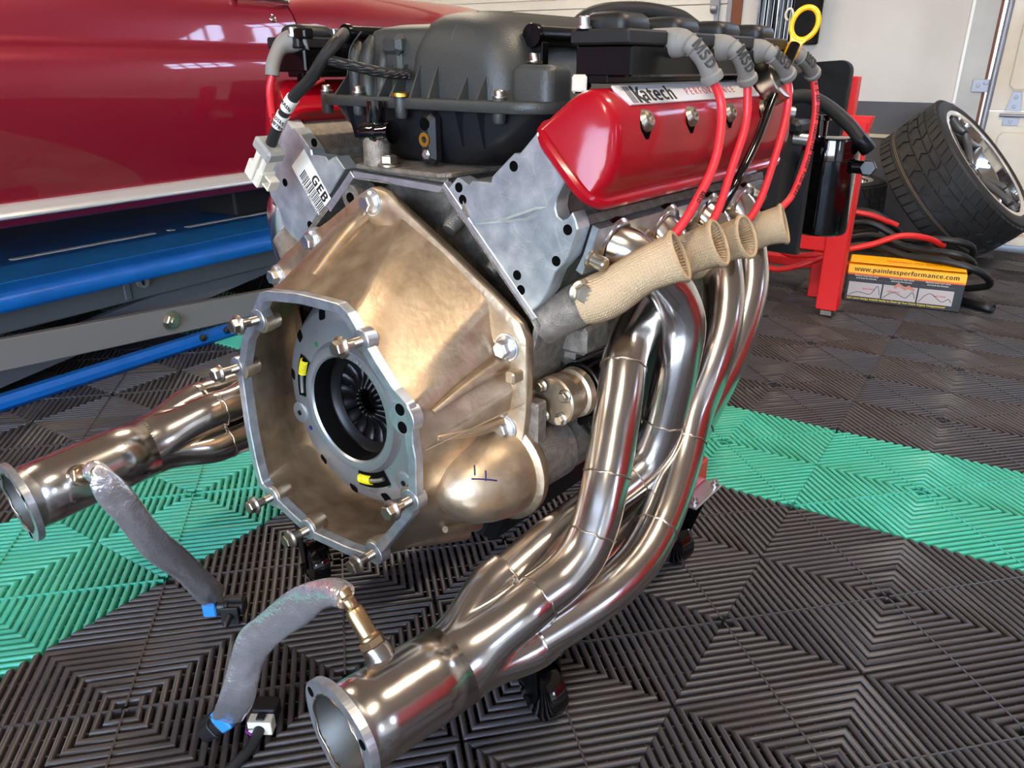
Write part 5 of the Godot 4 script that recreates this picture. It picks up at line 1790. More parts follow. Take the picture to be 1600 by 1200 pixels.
		for q in [0.42, 0.50]:
			var i = int(q * (path.size() - 1)) + 1
			lathe(s, [Vector2(0.0095, -0.0012), Vector2(0.0108, 0.0), Vector2(0.0095, 0.0012)], 22, aim(path[i], path[i + 1] - path[i]))
		var ed = (e - path[path.size() - 3]).normalized()
		lathe(s, [Vector2(0.0, -0.006), Vector2(0.0085, -0.006), Vector2(0.0108, -0.004), Vector2(0.0112, 0.0), Vector2(0.0105, 0.003), Vector2(0.0, 0.003)], 24, aim(e, ed))
		var bt = part("plug_boot", s, M.grey_silicone, eng)
		var mid: Vector3 = path[int(path.size() * 0.66)]
		var dirv: Vector3 = (path[int(path.size() * 0.66) + 2] - mid).normalized()
		var nrm = (Vector3(0.62, 0.25, 0.75) - dirv * dirv.dot(Vector3(0.62, 0.25, 0.75))).normalized()
		part("boot_letters", text_mesh("MSD", 0.0145, 0.0022, "Droid Sans", true, true), M.boot_print, bt, Transform3D(Basis(dirv, nrm.cross(dirv), nrm), mid + nrm * 0.0086))
		s = S()
		var wp: Array = nd[k].duplicate()
		wp.append(open[k].lerp(wp[4], 0.4) + Vector3(-0.03, -0.022, 0.01))
		var wc = curve(wp, 8)
		tube(s, wc, 0.0046, 14)
		var wire = part("spark_plug_wire", s, M.wire_red, eng)
		if k == 3 or k == 0:
			var tx = "8.5 MM SUPER CONDUCTOR SPARK PLUG WIRE" if k == 3 else "MSD"
			wire_text(wire, wc, tx, 3 if k == 3 else 22)
		# sleeve
		var o: Vector3 = open[k]
		var cl: Vector3 = [Vector3(0.243, 0.560, -0.030), Vector3(0.243, 0.562, -0.140), Vector3(0.243, 0.562, -0.245), Vector3(0.240, 0.562, -0.352)][k]
		s = S()
		var sp = curve([cl, cl.lerp(o, 0.3) + Vector3(0, -0.004, 0), cl.lerp(o, 0.65) + Vector3(0, 0.002, 0), o], 8)
		var sr = PackedFloat32Array()
		for i in sp.size():
			var f = float(i) / (sp.size() - 1)
			sr.append(lerpf(0.0215, 0.0225, f) + 0.0016 * sin(f * 7.0) + (0.0018 if f > 0.95 else 0.0))
		tube(s, sp, sr, 240, 0.0026, 40, 0.0012, 5.0, 5.0)
		part("heat_sleeve", s, M.sleeve_knit, eng)
		s = S()
		var ring = PackedVector3Array()
		var fr = frames(sp)
		for i in 61:
			var a = TAU * i / 60.0
			ring.append(sp[sp.size() - 1] + (fr[sp.size() - 1][0] * cos(a) + fr[sp.size() - 1][1] * sin(a)) * 0.0233)
		tube(s, ring, 0.0021, 8, 0.0, 0, 0.0, 2.0, 60.0)
		part("sleeve_hem", s, M.sleeve_knit, eng.get_child(eng.get_child_count() - 1))
	# left bank: the one boot in view
	var s2 = S()
	var lp = curve([Vector3(-0.2092, 0.8101, -0.0721), Vector3(-0.2256, 0.8080, -0.0577), Vector3(-0.231, 0.800, -0.044), Vector3(-0.2285, 0.7816, -0.0294), Vector3(-0.228, 0.768, -0.026)], 6)
	var lr = PackedFloat32Array()
	for i in lp.size():
		lr.append(lerpf(0.0135, 0.0088, smoothstep(0.25, 0.6, float(i) / lp.size())))
	tube(s2, lp, lr, 22)
	var lb = part("plug_boot", s2, M.grey_silicone, eng)
	s2 = S()
	tube(s2, curve([Vector3(-0.228, 0.768, -0.026), Vector3(-0.232, 0.745, -0.022), Vector3(-0.238, 0.70, -0.03), Vector3(-0.250, 0.64, -0.06), Vector3(-0.25, 0.60, -0.08)], 6), 0.0046, 12)
	part("spark_plug_wire", s2, M.wire_red, eng)

func wire_text(wire: Node, c: PackedVector3Array, t: String, from: int) -> void:
	# printed letters follow the wire down its near side
	var s = S()
	var dist = 0.0
	var want = 0.0
	var k = 0
	for i in range(from, c.size() - 2):
		var seg = c[i + 1] - c[i]
		var l = seg.length()
		while want < dist + l and k < t.length():
			var p = c[i].lerp(c[i + 1], (want - dist) / l)
			var d = seg.normalized()
			var n = (Vector3(0.75, 0.1, 0.65) - d * d.dot(Vector3(0.75, 0.1, 0.65))).normalized()
			if t[k] != " ":
				var o = part("wire_letter", text_mesh(t[k], 0.0062, 0.0003, "Droid Sans", true), M.ink_black, wire, Transform3D(Basis(d, n.cross(d), n), p + n * 0.0046))
			want += 0.0042
			k += 1
		dist += l

# ---- exhaust headers
func merge(s: SurfaceTool, p0: Vector3, p1: Vector3, lobes: Array, lobe_r: float, r1: float) -> void:
	# four round inlets that melt into one round outlet
	var d = (p1 - p0).normalized()
	var u = d.cross(Vector3.UP).normalized()
	var v = u.cross(d)
	var rows = []
	for i in 19:
		var f = i / 18.0
		var row = PackedVector3Array()
		for k in 72:
			var a = TAU * k / 72.0
			var dir = Vector2(cos(a), sin(a))
			var best = 0.0
			for l in lobes:
				var c: Vector2 = l
				var bq = c.dot(dir)
				var disc = lobe_r * lobe_r - (c.length_squared() - bq * bq)
				if disc > 0.0:
					best = maxf(best, bq + sqrt(disc))
			best = maxf(best, lobe_r * 0.9)
			var r = lerpf(best, r1, smoothstep(0.12, 0.92, f))
			row.append(p0.lerp(p1, f) + u * (dir.x * r) + v * (dir.y * r))
		rows.append(row)
	put(s, gridt(rows, true), 1)
	put(s, fan(rows[0]), 2)

func weld(parent: Node, at: Vector3, d: Vector3, r: float) -> void:
	var s = S()
	var x = aim(at, d)
	var p = PackedVector3Array()
	var rad = PackedFloat32Array()
	for i in 61:
		var a = TAU * i / 60.0
		p.append(x * Vector3(cos(a) * r, 0.0006 * sin(a * 9.0), sin(a) * r))
		rad.append(0.0011 + 0.0004 * sin(a * 31.0))
	tube(s, p, rad, 6)
	part("weld_bead", s, M.weld_bead, parent)

func headers() -> void:
	var R = 0.0238
	for side in [1.0, -1.0]:
		var hd = Node3D.new()
		hd.name = "exhaust_header"
		eng.add_child(hd, true)
		var zo = 0.0 if side > 0 else -0.024
		# port flange
		var s = S()
		prism(s, PackedVector2Array([Vector2(0.256, 0.641), Vector2(0.2465, 0.6105), Vector2(0.2385, 0.594), Vector2(0.246, 0.5905), Vector2(0.2545, 0.608), Vector2(0.2645, 0.638)]), -0.44, -0.022, Transform3D(Basis(Vector3(side, 0, 0), Vector3(0, 1, 0), Vector3(0, 0, 1)), Vector3(0, 0, zo)), 0.001)
		part("port_flange", s, M.flange_face, hd)
		var paths = []
		if side > 0:
			paths = [
				[Vector3(0.243, 0.616, -0.170), Vector3(0.262, 0.596, -0.172), Vector3(0.272, 0.556, -0.158), Vector3(0.268, 0.525, -0.115), Vector3(0.2775, 0.503, -0.066), Vector3(0.291, 0.468, -0.034), Vector3(0.301, 0.430, -0.008), Vector3(0.309, 0.395, 0.016), Vector3(0.313, 0.362, 0.036), Vector3(0.312, 0.335, 0.056), Vector3(0.305, 0.316, 0.080), Vector3(0.296, 0.306, 0.108)],
				[Vector3(0.243, 0.616, -0.066), Vector3(0.268, 0.607, -0.075), Vector3(0.290, 0.585, -0.095), Vector3(0.303, 0.556, -0.118), Vector3(0.310, 0.525, -0.127), Vector3(0.310, 0.486, -0.122), Vector3(0.305, 0.440, -0.118), Vector3(0.299, 0.395, -0.112), Vector3(0.291, 0.360, -0.096), Vector3(0.274, 0.335, -0.05), Vector3(0.258, 0.318, 0.005), Vector3(0.250, 0.305, 0.06), Vector3(0.2485, 0.298, 0.11)],
				[Vector3(0.243, 0.616, -0.275), Vector3(0.262, 0.604, -0.279), Vector3(0.280, 0.575, -0.270), Vector3(0.300, 0.540, -0.248), Vector3(0.312, 0.503, -0.225), Vector3(0.316, 0.460, -0.196), Vector3(0.314, 0.41, -0.165), Vector3(0.321, 0.365, -0.128), Vector3(0.331, 0.325, -0.075), Vector3(0.336, 0.299, -0.02), Vector3(0.327, 0.281, 0.03), Vector3(0.306, 0.264, 0.085), Vector3(0.296, 0.258, 0.11)],
				[Vector3(0.243, 0.616, -0.380), Vector3(0.258, 0.600, -0.382), Vector3(0.272, 0.566, -0.376), Vector3(0.289, 0.525, -0.356), Vector3(0.297, 0.480, -0.327), Vector3(0.298, 0.430, -0.285), Vector3(0.292, 0.370, -0.225), Vector3(0.29, 0.320, -0.165), Vector3(0.282, 0.285, -0.10), Vector3(0.268, 0.262, -0.02), Vector3(0.252, 0.252, 0.06), Vector3(0.2485, 0.25, 0.11)]]
		else:
			paths = [
				[Vector3(-0.255, 0.616, -0.194), Vector3(-0.28, 0.60, -0.19), Vector3(-0.30, 0.56, -0.16), Vector3(-0.31, 0.48, -0.12), Vector3(-0.305, 0.40, -0.06), Vector3(-0.285, 0.355, 0.0), Vector3(-0.262, 0.345, 0.06), Vector3(-0.262, 0.344, 0.10)],
				[Vector3(-0.255, 0.616, -0.090), Vector3(-0.275, 0.612, -0.075), Vector3(-0.288, 0.59, -0.066), Vector3(-0.290, 0.55, -0.067), Vector3(-0.288, 0.50, -0.075), Vector3(-0.285, 0.43, -0.07), Vector3(-0.278, 0.36, -0.04), Vector3(-0.262, 0.30, 0.03), Vector3(-0.262, 0.292, 0.10)],
				[Vector3(-0.255, 0.616, -0.299), Vector3(-0.29, 0.60, -0.30), Vector3(-0.32, 0.55, -0.28), Vector3(-0.34, 0.46, -0.22), Vector3(-0.345, 0.38, -0.12), Vector3(-0.335, 0.34, -0.02), Vector3(-0.315, 0.342, 0.06), Vector3(-0.310, 0.344, 0.10)],
				[Vector3(-0.255, 0.616, -0.404), Vector3(-0.29, 0.60, -0.40), Vector3(-0.325, 0.54, -0.37), Vector3(-0.345, 0.43, -0.29), Vector3(-0.345, 0.33, -0.17), Vector3(-0.33, 0.295, -0.04), Vector3(-0.312, 0.292, 0.05), Vector3(-0.310, 0.292, 0.10)]]
		for k in 4:
			var c = curve(paths[k], 9)
			s = S()
			tube(s, c, R, 36)
			var tb = part("primary_tube", s, M.stainless, hd)
			for q in ([[0.40, 0], [0.62, 0], [0.76, 0]] if k == 0 else [[0.55, 0], [0.70, 0]]):
				var i = int(q[0] * (c.size() - 1))
				weld(hd, c[i], c[i + 1] - c[i], R)
			# port stub collar with its two bolts
			var p: Vector3 = paths[k][0]
			s = S()
			var sx = aim(p + Vector3(0.006 * side, 0.001, 0), Vector3(side, -0.28, 0))
			lathe(s, [Vector2(0.018, 0.0), Vector2(0.0275, 0.0), Vector2(0.0285, 0.002), Vector2(0.0285, 0.007), Vector2(0.026, 0.010), Vector2(0.0245, 0.011)], 32, sx)
			part("stub_collar", s, M.stainless, hd)
			for q in [-1.0, 1.0]:
				s = S()
				lathe(s, [Vector2(0.0, 0.0), Vector2(0.0095, 0.0), Vector2(0.0095, 0.003), Vector2(0.0072, 0.004), Vector2(0.0072, 0.017), Vector2(0.006, 0.019), Vector2(0.0, 0.019)], 18, aim(p + Vector3(0.010 * side, -0.008 * q, 0.040 * q), Vector3(side, -0.28, 0)))
				part("flange_bolt", s, M.steel, hd)
		# merge and collector
		s = S()
		var a = Vector3(0.2725, 0.279, 0.098) if side > 0 else Vector3(-0.286, 0.318, 0.088)
		var b = Vector3(0.2555, 0.2565, 0.190) if side > 0 else Vector3(-0.2945, 0.311, 0.185)
		var e = Vector3(0.2385, 0.2555, 0.308) if side > 0 else Vector3(-0.302, 0.296, 0.340)
		var rc = 0.0405
		merge(s, a, b, [Vector2(-0.0245, 0.025), Vector2(0.0245, 0.025), Vector2(-0.0245, -0.025), Vector2(0.0245, -0.025)], R + 0.001, rc)
		var col = part("merge_collector", s, M.stainless, hd)
		for l in [Vector2(-0.0245, 0.025), Vector2(0.0245, 0.025), Vector2(-0.0245, -0.025), Vector2(0.0245, -0.025)]:
			var dd = (b - a).normalized()
			var uu = dd.cross(Vector3.UP).normalized()
			weld(hd, a + uu * l.x + uu.cross(dd) * l.y, dd, R + 0.0008)
		s = S()
		var dr = (e - b).normalized()
		tube(s, PackedVector3Array([b - dr * 0.004, b.lerp(e, 0.3), b.lerp(e, 0.7), e]), rc, 64, 0.0018)
		var cp = part("collector_pipe", s, M.stainless, hd)
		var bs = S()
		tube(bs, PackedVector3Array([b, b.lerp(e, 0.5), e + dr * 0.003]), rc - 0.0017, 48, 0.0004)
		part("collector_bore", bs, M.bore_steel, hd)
		s = S()
		var fx = aim(e, dr)
		var out = PackedVector2Array()
		for i in 72:
			var an = TAU * i / 72.0
			out.append(Vector2(cos(an), sin(an)) * (0.0500 + 0.0042 * pow(0.5 + 0.5 * cos(3.0 * (an - 0.5)), 2.0)))
		var rows = []
		for q in [[-1.0, -0.004], [0.0, -0.004], [0.001, -0.0035], [0.001, 0.0035], [0.0, 0.004], [-1.0, 0.004], [-1.0, -0.004]]:
			var row = PackedVector3Array()
			for pnt in out:
				var w: Vector2 = pnt.normalized() * 0.0387 if q[0] < -0.5 else pnt * (1.0 + q[0] - 0.001)
				row.append(fx * Vector3(w.x, q[1], w.y))
			rows.append(row)
		put(s, gridt(rows, true), 4294967295)
		var fg = part("outlet_flange", s, M.flange_face, hd)
		for k in 3:
			var an = 0.5 + TAU * k / 3.0
			var hs = S()
			lathe(hs, [Vector2(0.0048, 0.003), Vector2(0.0048, 0.0043), Vector2(0, 0.0045)], 18, fx * Transform3D(Basis(), Vector3(cos(an) * 0.0465, 0, sin(an) * 0.0465)))
			part("bolt_hole", hs, M.hole_dark, hd)
		weld(hd, e + dr * 0.0036, dr, 0.0392)

# ---- oxygen sensors with foil wrapped leads
func sensors() -> void:
	for q in [[Vector3(0.2235, 0.2885, 0.2475), Vector3(-0.62, 0.78, 0.03), "sensor_right"], [Vector3(-0.262, 0.322, 0.285), Vector3(0.90, 0.40, 0.06), "sensor_left"]]:
		var x = aim(q[0], q[1])
		var s = S()
		lathe(s, [Vector2(0.0, -0.006), Vector2(0.0135, -0.006), Vector2(0.013, 0.008), Vector2(0.0125, 0.012), Vector2(0.0, 0.012)], 28, x)
		var bung = part("sensor_bung", s, M.stainless, eng)
		s = S()
		prism(s, circle(0.0125, 6), 0.012, 0.020, x * Transform3D(Basis(Vector3(1, 0, 0), Vector3(0, 0, -1), Vector3(0, 1, 0)), Vector3.ZERO), 0.001)
		lathe(s, [Vector2(0.010, 0.020), Vector2(0.010, 0.022), Vector2(0.0088, 0.024), Vector2(0.0088, 0.046), Vector2(0.0078, 0.050), Vector2(0.0055, 0.052), Vector2(0.0064, 0.055), Vector2(0.0064, 0.060), Vector2(0.0052, 0.062), Vector2(0.0064, 0.064), Vector2(0.0064, 0.070), Vector2(0.0, 0.071)], 26, x)
		part("oxygen_sensor", s, M.sensor_steel, eng)
	# foil sleeves: flattened, creased tubes
	foil_lead([Vector3(0.184, 0.338, 0.2495), Vector3(0.166, 0.335, 0.2505), Vector3(0.140, 0.318, 0.254), Vector3(0.110, 0.290, 0.257), Vector3(0.072, 0.252, 0.262), Vector3(0.046, 0.222, 0.266), Vector3(0.028, 0.185, 0.270), Vector3(0.008, 0.130, 0.276), Vector3(-0.040, 0.064, 0.266)], 0.0125)
	foil_lead([Vector3(-0.212, 0.344, 0.288), Vector3(-0.205, 0.347, 0.287), Vector3(-0.197, 0.330, 0.282), Vector3(-0.196, 0.290, 0.266), Vector3(-0.205, 0.225, 0.239), Vector3(-0.222, 0.160, 0.200), Vector3(-0.252, 0.085, 0.160), Vector3(-0.282, 0.040, 0.132)], 0.0125)

func foil_lead(p: Array, r: float) -> void:
	var s = S()
	var c = curve(p, 14)
	var nz = FastNoiseLite.new()
	nz.seed = 77
	nz.frequency = 0.10
	nz.fractal_octaves = 3
	var rows = []
	var side = Vector3.ZERO
	for i in c.size():
		var row = PackedVector3Array()
		var f = float(i) / (c.size() - 1)
		var d = (c[mini(i + 1, c.size() - 1)] - c[maxi(i - 1, 0)]).normalized()
		var want = d.cross(Vector3(0.74, 0.56, 0.37)).normalized()
		side = want if i == 0 else (side * 0.8 + want * 0.2).normalized()
		var up = side.cross(d).normalized()
		var w = lerpf(0.0115, 0.0185, smoothstep(0.0, 0.45, f))
		var h = lerpf(0.0105, 0.0058, smoothstep(0.0, 0.45, f))
		for k in 24:
			var a = TAU * k / 24.0
			var bump = 1.0 + 0.20 * nz.get_noise_3d(cos(a) * 11.0, sin(a) * 11.0, i * 0.55)
			row.append(c[i] + side * (cos(a) * w * (1.0 + 0.05 * sin(f * 23.0))) + up * (sin(a) * h * bump + 0.0022 * nz.get_noise_2d(cos(a) * 14.0 + 40.0, i * 0.8) * smoothstep(0.05, 0.3, f)))
		rows.append(row)
	put(s, gridt(rows, true), 1)
	put(s, fan(rows[0]), 2)
	put(s, fan(rows[rows.size() - 1]), 2)
	part("foil_wrapped_lead", s, M.foil, eng)

# ---- starter side, dipstick, can, hoses, harness
func front_end() -> void:
	var s = S()
	lathe(s, [Vector2(0.0, 0.0), Vector2(0.026, 0.0), Vector2(0.028, 0.002), Vector2(0.028, 0.016), Vector2(0.024, 0.018), Vector2(0.024, 0.030), Vector2(0.028, 0.032), Vector2(0.029, 0.040), Vector2(0.0, 0.040)], 32, aim(Vector3(0.216, 0.446, -0.022), Vector3(0.1, 0, -1)))
	var so = part("starter_solenoid", s, M.cast_aluminium, eng)
	for a in [0.6, 2.3, 4.2, 5.4]:
		bolt(so, Vector3(0.216, 0.446, -0.020) + Vector3(cos(a), sin(a), 0) * 0.021, Vector3(0, 0, 1), small_bolt, M.steel)
	s = S()
	lathe(s, [Vector2(0.0, 0.0), Vector2(0.030, 0.0), Vector2(0.030, 0.06), Vector2(0.0, 0.06)], 32, aim(Vector3(0.222, 0.450, -0.064), Vector3(0.1, 0, -1)))
	box(s, Vector3(0.246, 0.440, -0.095), Vector3(0.022, 0.034, 0.04), 0.003)
	tube(s, curve([Vector3(0.235, 0.42, -0.06), Vector3(0.245, 0.40, -0.08), Vector3(0.25, 0.395, -0.14)], 6), 0.012, 14)
	part("starter_cap", s, M.black_gloss, so)
	s = S()
	tube(s, curve([Vector3(0.247, 0.458, -0.074), Vector3(0.259, 0.450, -0.08), Vector3(0.258, 0.425, -0.082)], 5), 0.0025, 8)
	part("connector_clip", s, M.connector_cream, so)
	s = S()
	lathe(s, [Vector2(0.0, 0.0), Vector2(0.040, 0.0), Vector2(0.040, 0.055), Vector2(0.037, 0.06), Vector2(0.037, 0.17), Vector2(0.034, 0.18), Vector2(0.0, 0.18)], 36, aim(Vector3(0.186, 0.372, -0.004), Vector3(0.05, 0, -1)))
	box(s, Vector3(0.206, 0.425, -0.006), Vector3(0.016, 0.05, 0.018), 0.002)
	part("starter_motor", s, M.rough_casting, eng)
	# dark accessories on the flank
	s = S()
	box(s, Vector3(0.175, 0.42, -0.30), Vector3(0.06, 0.16, 0.22), 0.012)
	part("side_cover", s, M.black_plastic, eng)
	# dipstick
	s = S()
	var dp = DIP
	var dc = curve(dp, 6)
	var rad = PackedFloat32Array()
	for i in dc.size():
		rad.append(0.0066 if i < 7 else 0.0052)
	tube(s, dc, rad, 18)
	var ds = part("dipstick_tube", s, M.black_gloss, eng)
	s = S()
	var cen = Vector3(0.285, 0.8305, -0.444)
	var ax = (Vector3(0.657, 0.783, 0.609) - cen).normalized()
	var upv = (cen - Vector3(0.285, 0.8025, -0.4161)).normalized()
	upv = (upv - ax * upv.dot(ax)).normalized()
	var rt = upv.cross(ax)
	var ring = PackedVector3Array()
	for i in 49:
		var a = TAU * i / 48.0
		ring.append(cen + rt * (cos(a) * 0.0150) + upv * (sin(a) * 0.0185))
	tube(s, ring, 0.0033, 14)
	var neck = Transform3D(Basis(rt, upv, ax), cen)
	prism(s, PackedVector2Array([Vector2(-0.0125, -0.0135), Vector2(-0.0085, -0.022), Vector2(-0.0075, -0.031), Vector2(0.0075, -0.031), Vector2(0.0085, -0.022), Vector2(0.0125, -0.0135), Vector2(0.0, -0.0175)]), -0.003, 0.003, neck, 0.001)
	lathe(s, [Vector2(0.0, -0.040), Vector2(0.0088, -0.040), Vector2(0.0092, -0.038), Vector2(0.0092, -0.031), Vector2(0.008, -0.029), Vector2(0, -0.029)], 24, neck)
	part("dipstick_handle", s, M.yellow_plastic, ds)
	# breather can
	s = S()
	var cc = Transform3D(Basis(), Vector3(0.243, 0.0, -0.758))
	lathe(s, [Vector2(0.0, 0.520), Vector2(0.043, 0.520), Vector2(0.0455, 0.523), Vector2(0.0462, 0.53), Vector2(0.0462, 0.640), Vector2(0.0472, 0.641), Vector2(0.0472, 0.672), Vector2(0.0462, 0.675), Vector2(0.042, 0.676), Vector2(0.0, 0.676)], 44, cc)
	lathe(s, [Vector2(0.0, 0.676), Vector2(0.012, 0.676), Vector2(0.012, 0.700), Vector2(0.016, 0.701), Vector2(0.016, 0.709), Vector2(0.0, 0.709)], 24, Transform3D(Basis(), Vector3(0.226, 0.0, -0.745)))
	var can = part("breather_can", s, M.black_gloss, eng)
	s = S()
	lathe(s, [Vector2(0.0, 0.0), Vector2(0.0105, 0.0), Vector2(0.0105, 0.016), Vector2(0.0125, 0.017), Vector2(0.0125, 0.026), Vector2(0.0, 0.028)], 24, aim(Vector3(0.285, 0.632, -0.752), Vector3(1, -0.06, -0.08)))
	prism(s, circle(0.0125, 6), 0.0, 0.016, face(Vector3(0.309, 0.631, -0.756), Vector3(0.15, 0.1, 1)), 0.001)
	part("can_fitting", s, M.black_anodised, can)
	s = S()
	tube(s, curve([Vector3(0.19, 0.735, -0.68), Vector3(0.215, 0.738, -0.695), Vector3(0.245, 0.722, -0.715), Vector3(0.275, 0.695, -0.735), Vector3(0.297, 0.668, -0.748)], 8), 0.0105, 20, 0.0, 0, 0.0, 6.0, 14.0)
	part("can_hose", s, M.braid_black, can)
	s = S()
	lathe(s, [Vector2(0.0, 0.0), Vector2(0.0115, 0.0), Vector2(0.012, 0.006), Vector2(0.0125, 0.024), Vector2(0.011, 0.027), Vector2(0.0, 0.028)], 6, aim(Vector3(0.290, 0.677, -0.744), Vector3(0.62, -0.74, -0.3)))
	part("hose_end", s, M.finger_steel, can)
	# front accessories behind the valve cover
	s = S()
	box(s, Vector3(0.13, 0.63, -0.62), Vector3(0.20, 0.15, 0.12), 0.02)
	box(s, Vector3(0.205, 0.696, -0.64), Vector3(0.07, 0.022, 0.06), 0.006)
	prism(s, PackedVector2Array([Vector2(0.0, 0.50), Vector2(0.05, 0.50), Vector2(0.05, 0.66), Vector2(0.035, 0.66)]), -0.66, -0.645, Transform3D(Basis(), Vector3(0.20, 0, 0)), 0.002)
	box(s, Vector3(-0.02, 0.47, -0.56), Vector3(0.30, 0.3, 0.10), 0.03)
	part("front_cover", s, M.black_plastic, eng)
	s = S()
	tube(s, PackedVector3Array([Vector3(0.19, 0.722, -0.585), Vector3(0.225, 0.716, -0.615)]), 0.010, 16)
	lathe(s, [Vector2(0.0, 0.0), Vector2(0.013, 0.0), Vector2(0.013, 0.012), Vector2(0.0, 0.012)], 6, aim(Vector3(0.205, 0.719, -0.597), Vector3(0.035, -0.006, -0.03)))
	tube(s, PackedVector3Array([Vector3(0.20, 0.683, -0.60), Vector3(0.25, 0.678, -0.64)]), 0.009, 14)
	part("steel_fitting", s, M.zinc, eng)
	s = S()
	tube(s, curve([Vector3(-0.16, 0.80, -0.545), Vector3(-0.107, 0.8535, -0.548), Vector3(-0.0541, 0.8655, -0.596), Vector3(0.0009, 0.857, -0.635), Vector3(0.0296, 0.842, -0.6485), Vector3(0.08, 0.80, -0.66), Vector3(0.10, 0.74, -0.66)], 8), 0.0115, 22, 0.0, 0, 0.0, 7.0, 40.0)
	part("vent_hose", s, M.braid_black, eng)
	# wiring loom at the left with white labels and a loose plug
	s = S()
	var hp = [Vector3(-0.115, 0.815, -0.05), Vector3(-0.060, 0.807, 0.005), Vector3(-0.0574, 0.7871, 0.030), Vector3(-0.0792, 0.7665, 0.032), Vector3(-0.1069, 0.7500, 0.033), Vector3(-0.1311, 0.7308, 0.032), Vector3(-0.1532, 0.7087, 0.031), Vector3(-0.1665, 0.6935, 0.030)]
	var hc = curve(hp, 10)
	tube(s, hc, 0.0066, 18, 0.0, 0, 0.0, 5.0, 40.0)
	tube(s, curve([Vector3(-0.058, 0.787, 0.028), Vector3(-0.02, 0.775, -0.01), Vector3(0.0, 0.772, -0.04)], 6), 0.0055, 12)
	var loom = part("wiring_loom", s, M.braid_black, eng)
	for q in [[0.60, 0.695], [0.735, 0.82]]:
		var i0 = int(q[0] * (hc.size() - 1))
		var i1 = int(q[1] * (hc.size() - 1))
		s = S()
		tube(s, hc.slice(i0, i1 + 1), 0.0076, 18)
		part("label_band", s, M.label_white, loom)
		var pm: Vector3 = hc[(i0 + i1) / 2]
		var dv: Vector3 = (hc[i1] - hc[i0]).normalized()
		var nv = (Vector3(0.6, 0.2, 0.78) - dv * dv.dot(Vector3(0.6, 0.2, 0.78))).normalized()
		part("label_print", text_mesh("MAIN" if q[0] < 0.7 else "COILS\n120785", 0.006, 0.0003, "Droid Sans", true), M.ink_black, loom, Transform3D(Basis(nv.cross(dv), -dv, nv).rotated(nv, 0.0), pm + nv * 0.0077))
	s = S()
	var pe = Vector3(-0.1689, 0.6905, 0.030)
	var pd = Vector3(-0.62, -0.78, 0.02)
	var pf = Transform3D(Basis(Vector3(0.78, -0.62, 0), Vector3(0.62, 0.78, 0), Vector3(0, 0, 1)), pe)
	box(s, Vector3(0, -0.004, 0), Vector3(0.034, 0.016, 0.026), 0.003, pf)
	part("plug_collar", s, M.connector_grey, loom)
	s = S()
	box(s, Vector3(0, -0.022, 0), Vector3(0.022, 0.034, 0.018), 0.002, pf)
	box(s, Vector3(-0.001, -0.042, 0), Vector3(0.030, 0.024, 0.022), 0.002, pf)
	box(s, Vector3(0.0, -0.03, 0.011), Vector3(0.008, 0.04, 0.006), 0.001, pf)
	for k in 2:
		box(s, Vector3(0.021, -0.044 + 0.012 * k, 0.0), Vector3(0.012, 0.0025, 0.014), 0.0006, pf)
	box(s, Vector3(0.027, -0.038, 0.0), Vector3(0.0025, 0.015, 0.014), 0.0006, pf)
	part("plug_body", s, M.connector_cream, loom)
	for k in 3:
		s = S()
		tube(s, curve([pe + Vector3(0.004 * k, 0.004, 0), pe + Vector3(0.016 + 0.006 * k, 0.030, -0.004), pe + Vector3(0.045 + 0.004 * k, 0.06, -0.01), pe + Vector3(0.085, 0.075, -0.02)], 6), 0.0016, 8)
		part("loom_wire", s, M.wire_red if k != 1 else M.cable_black, loom)

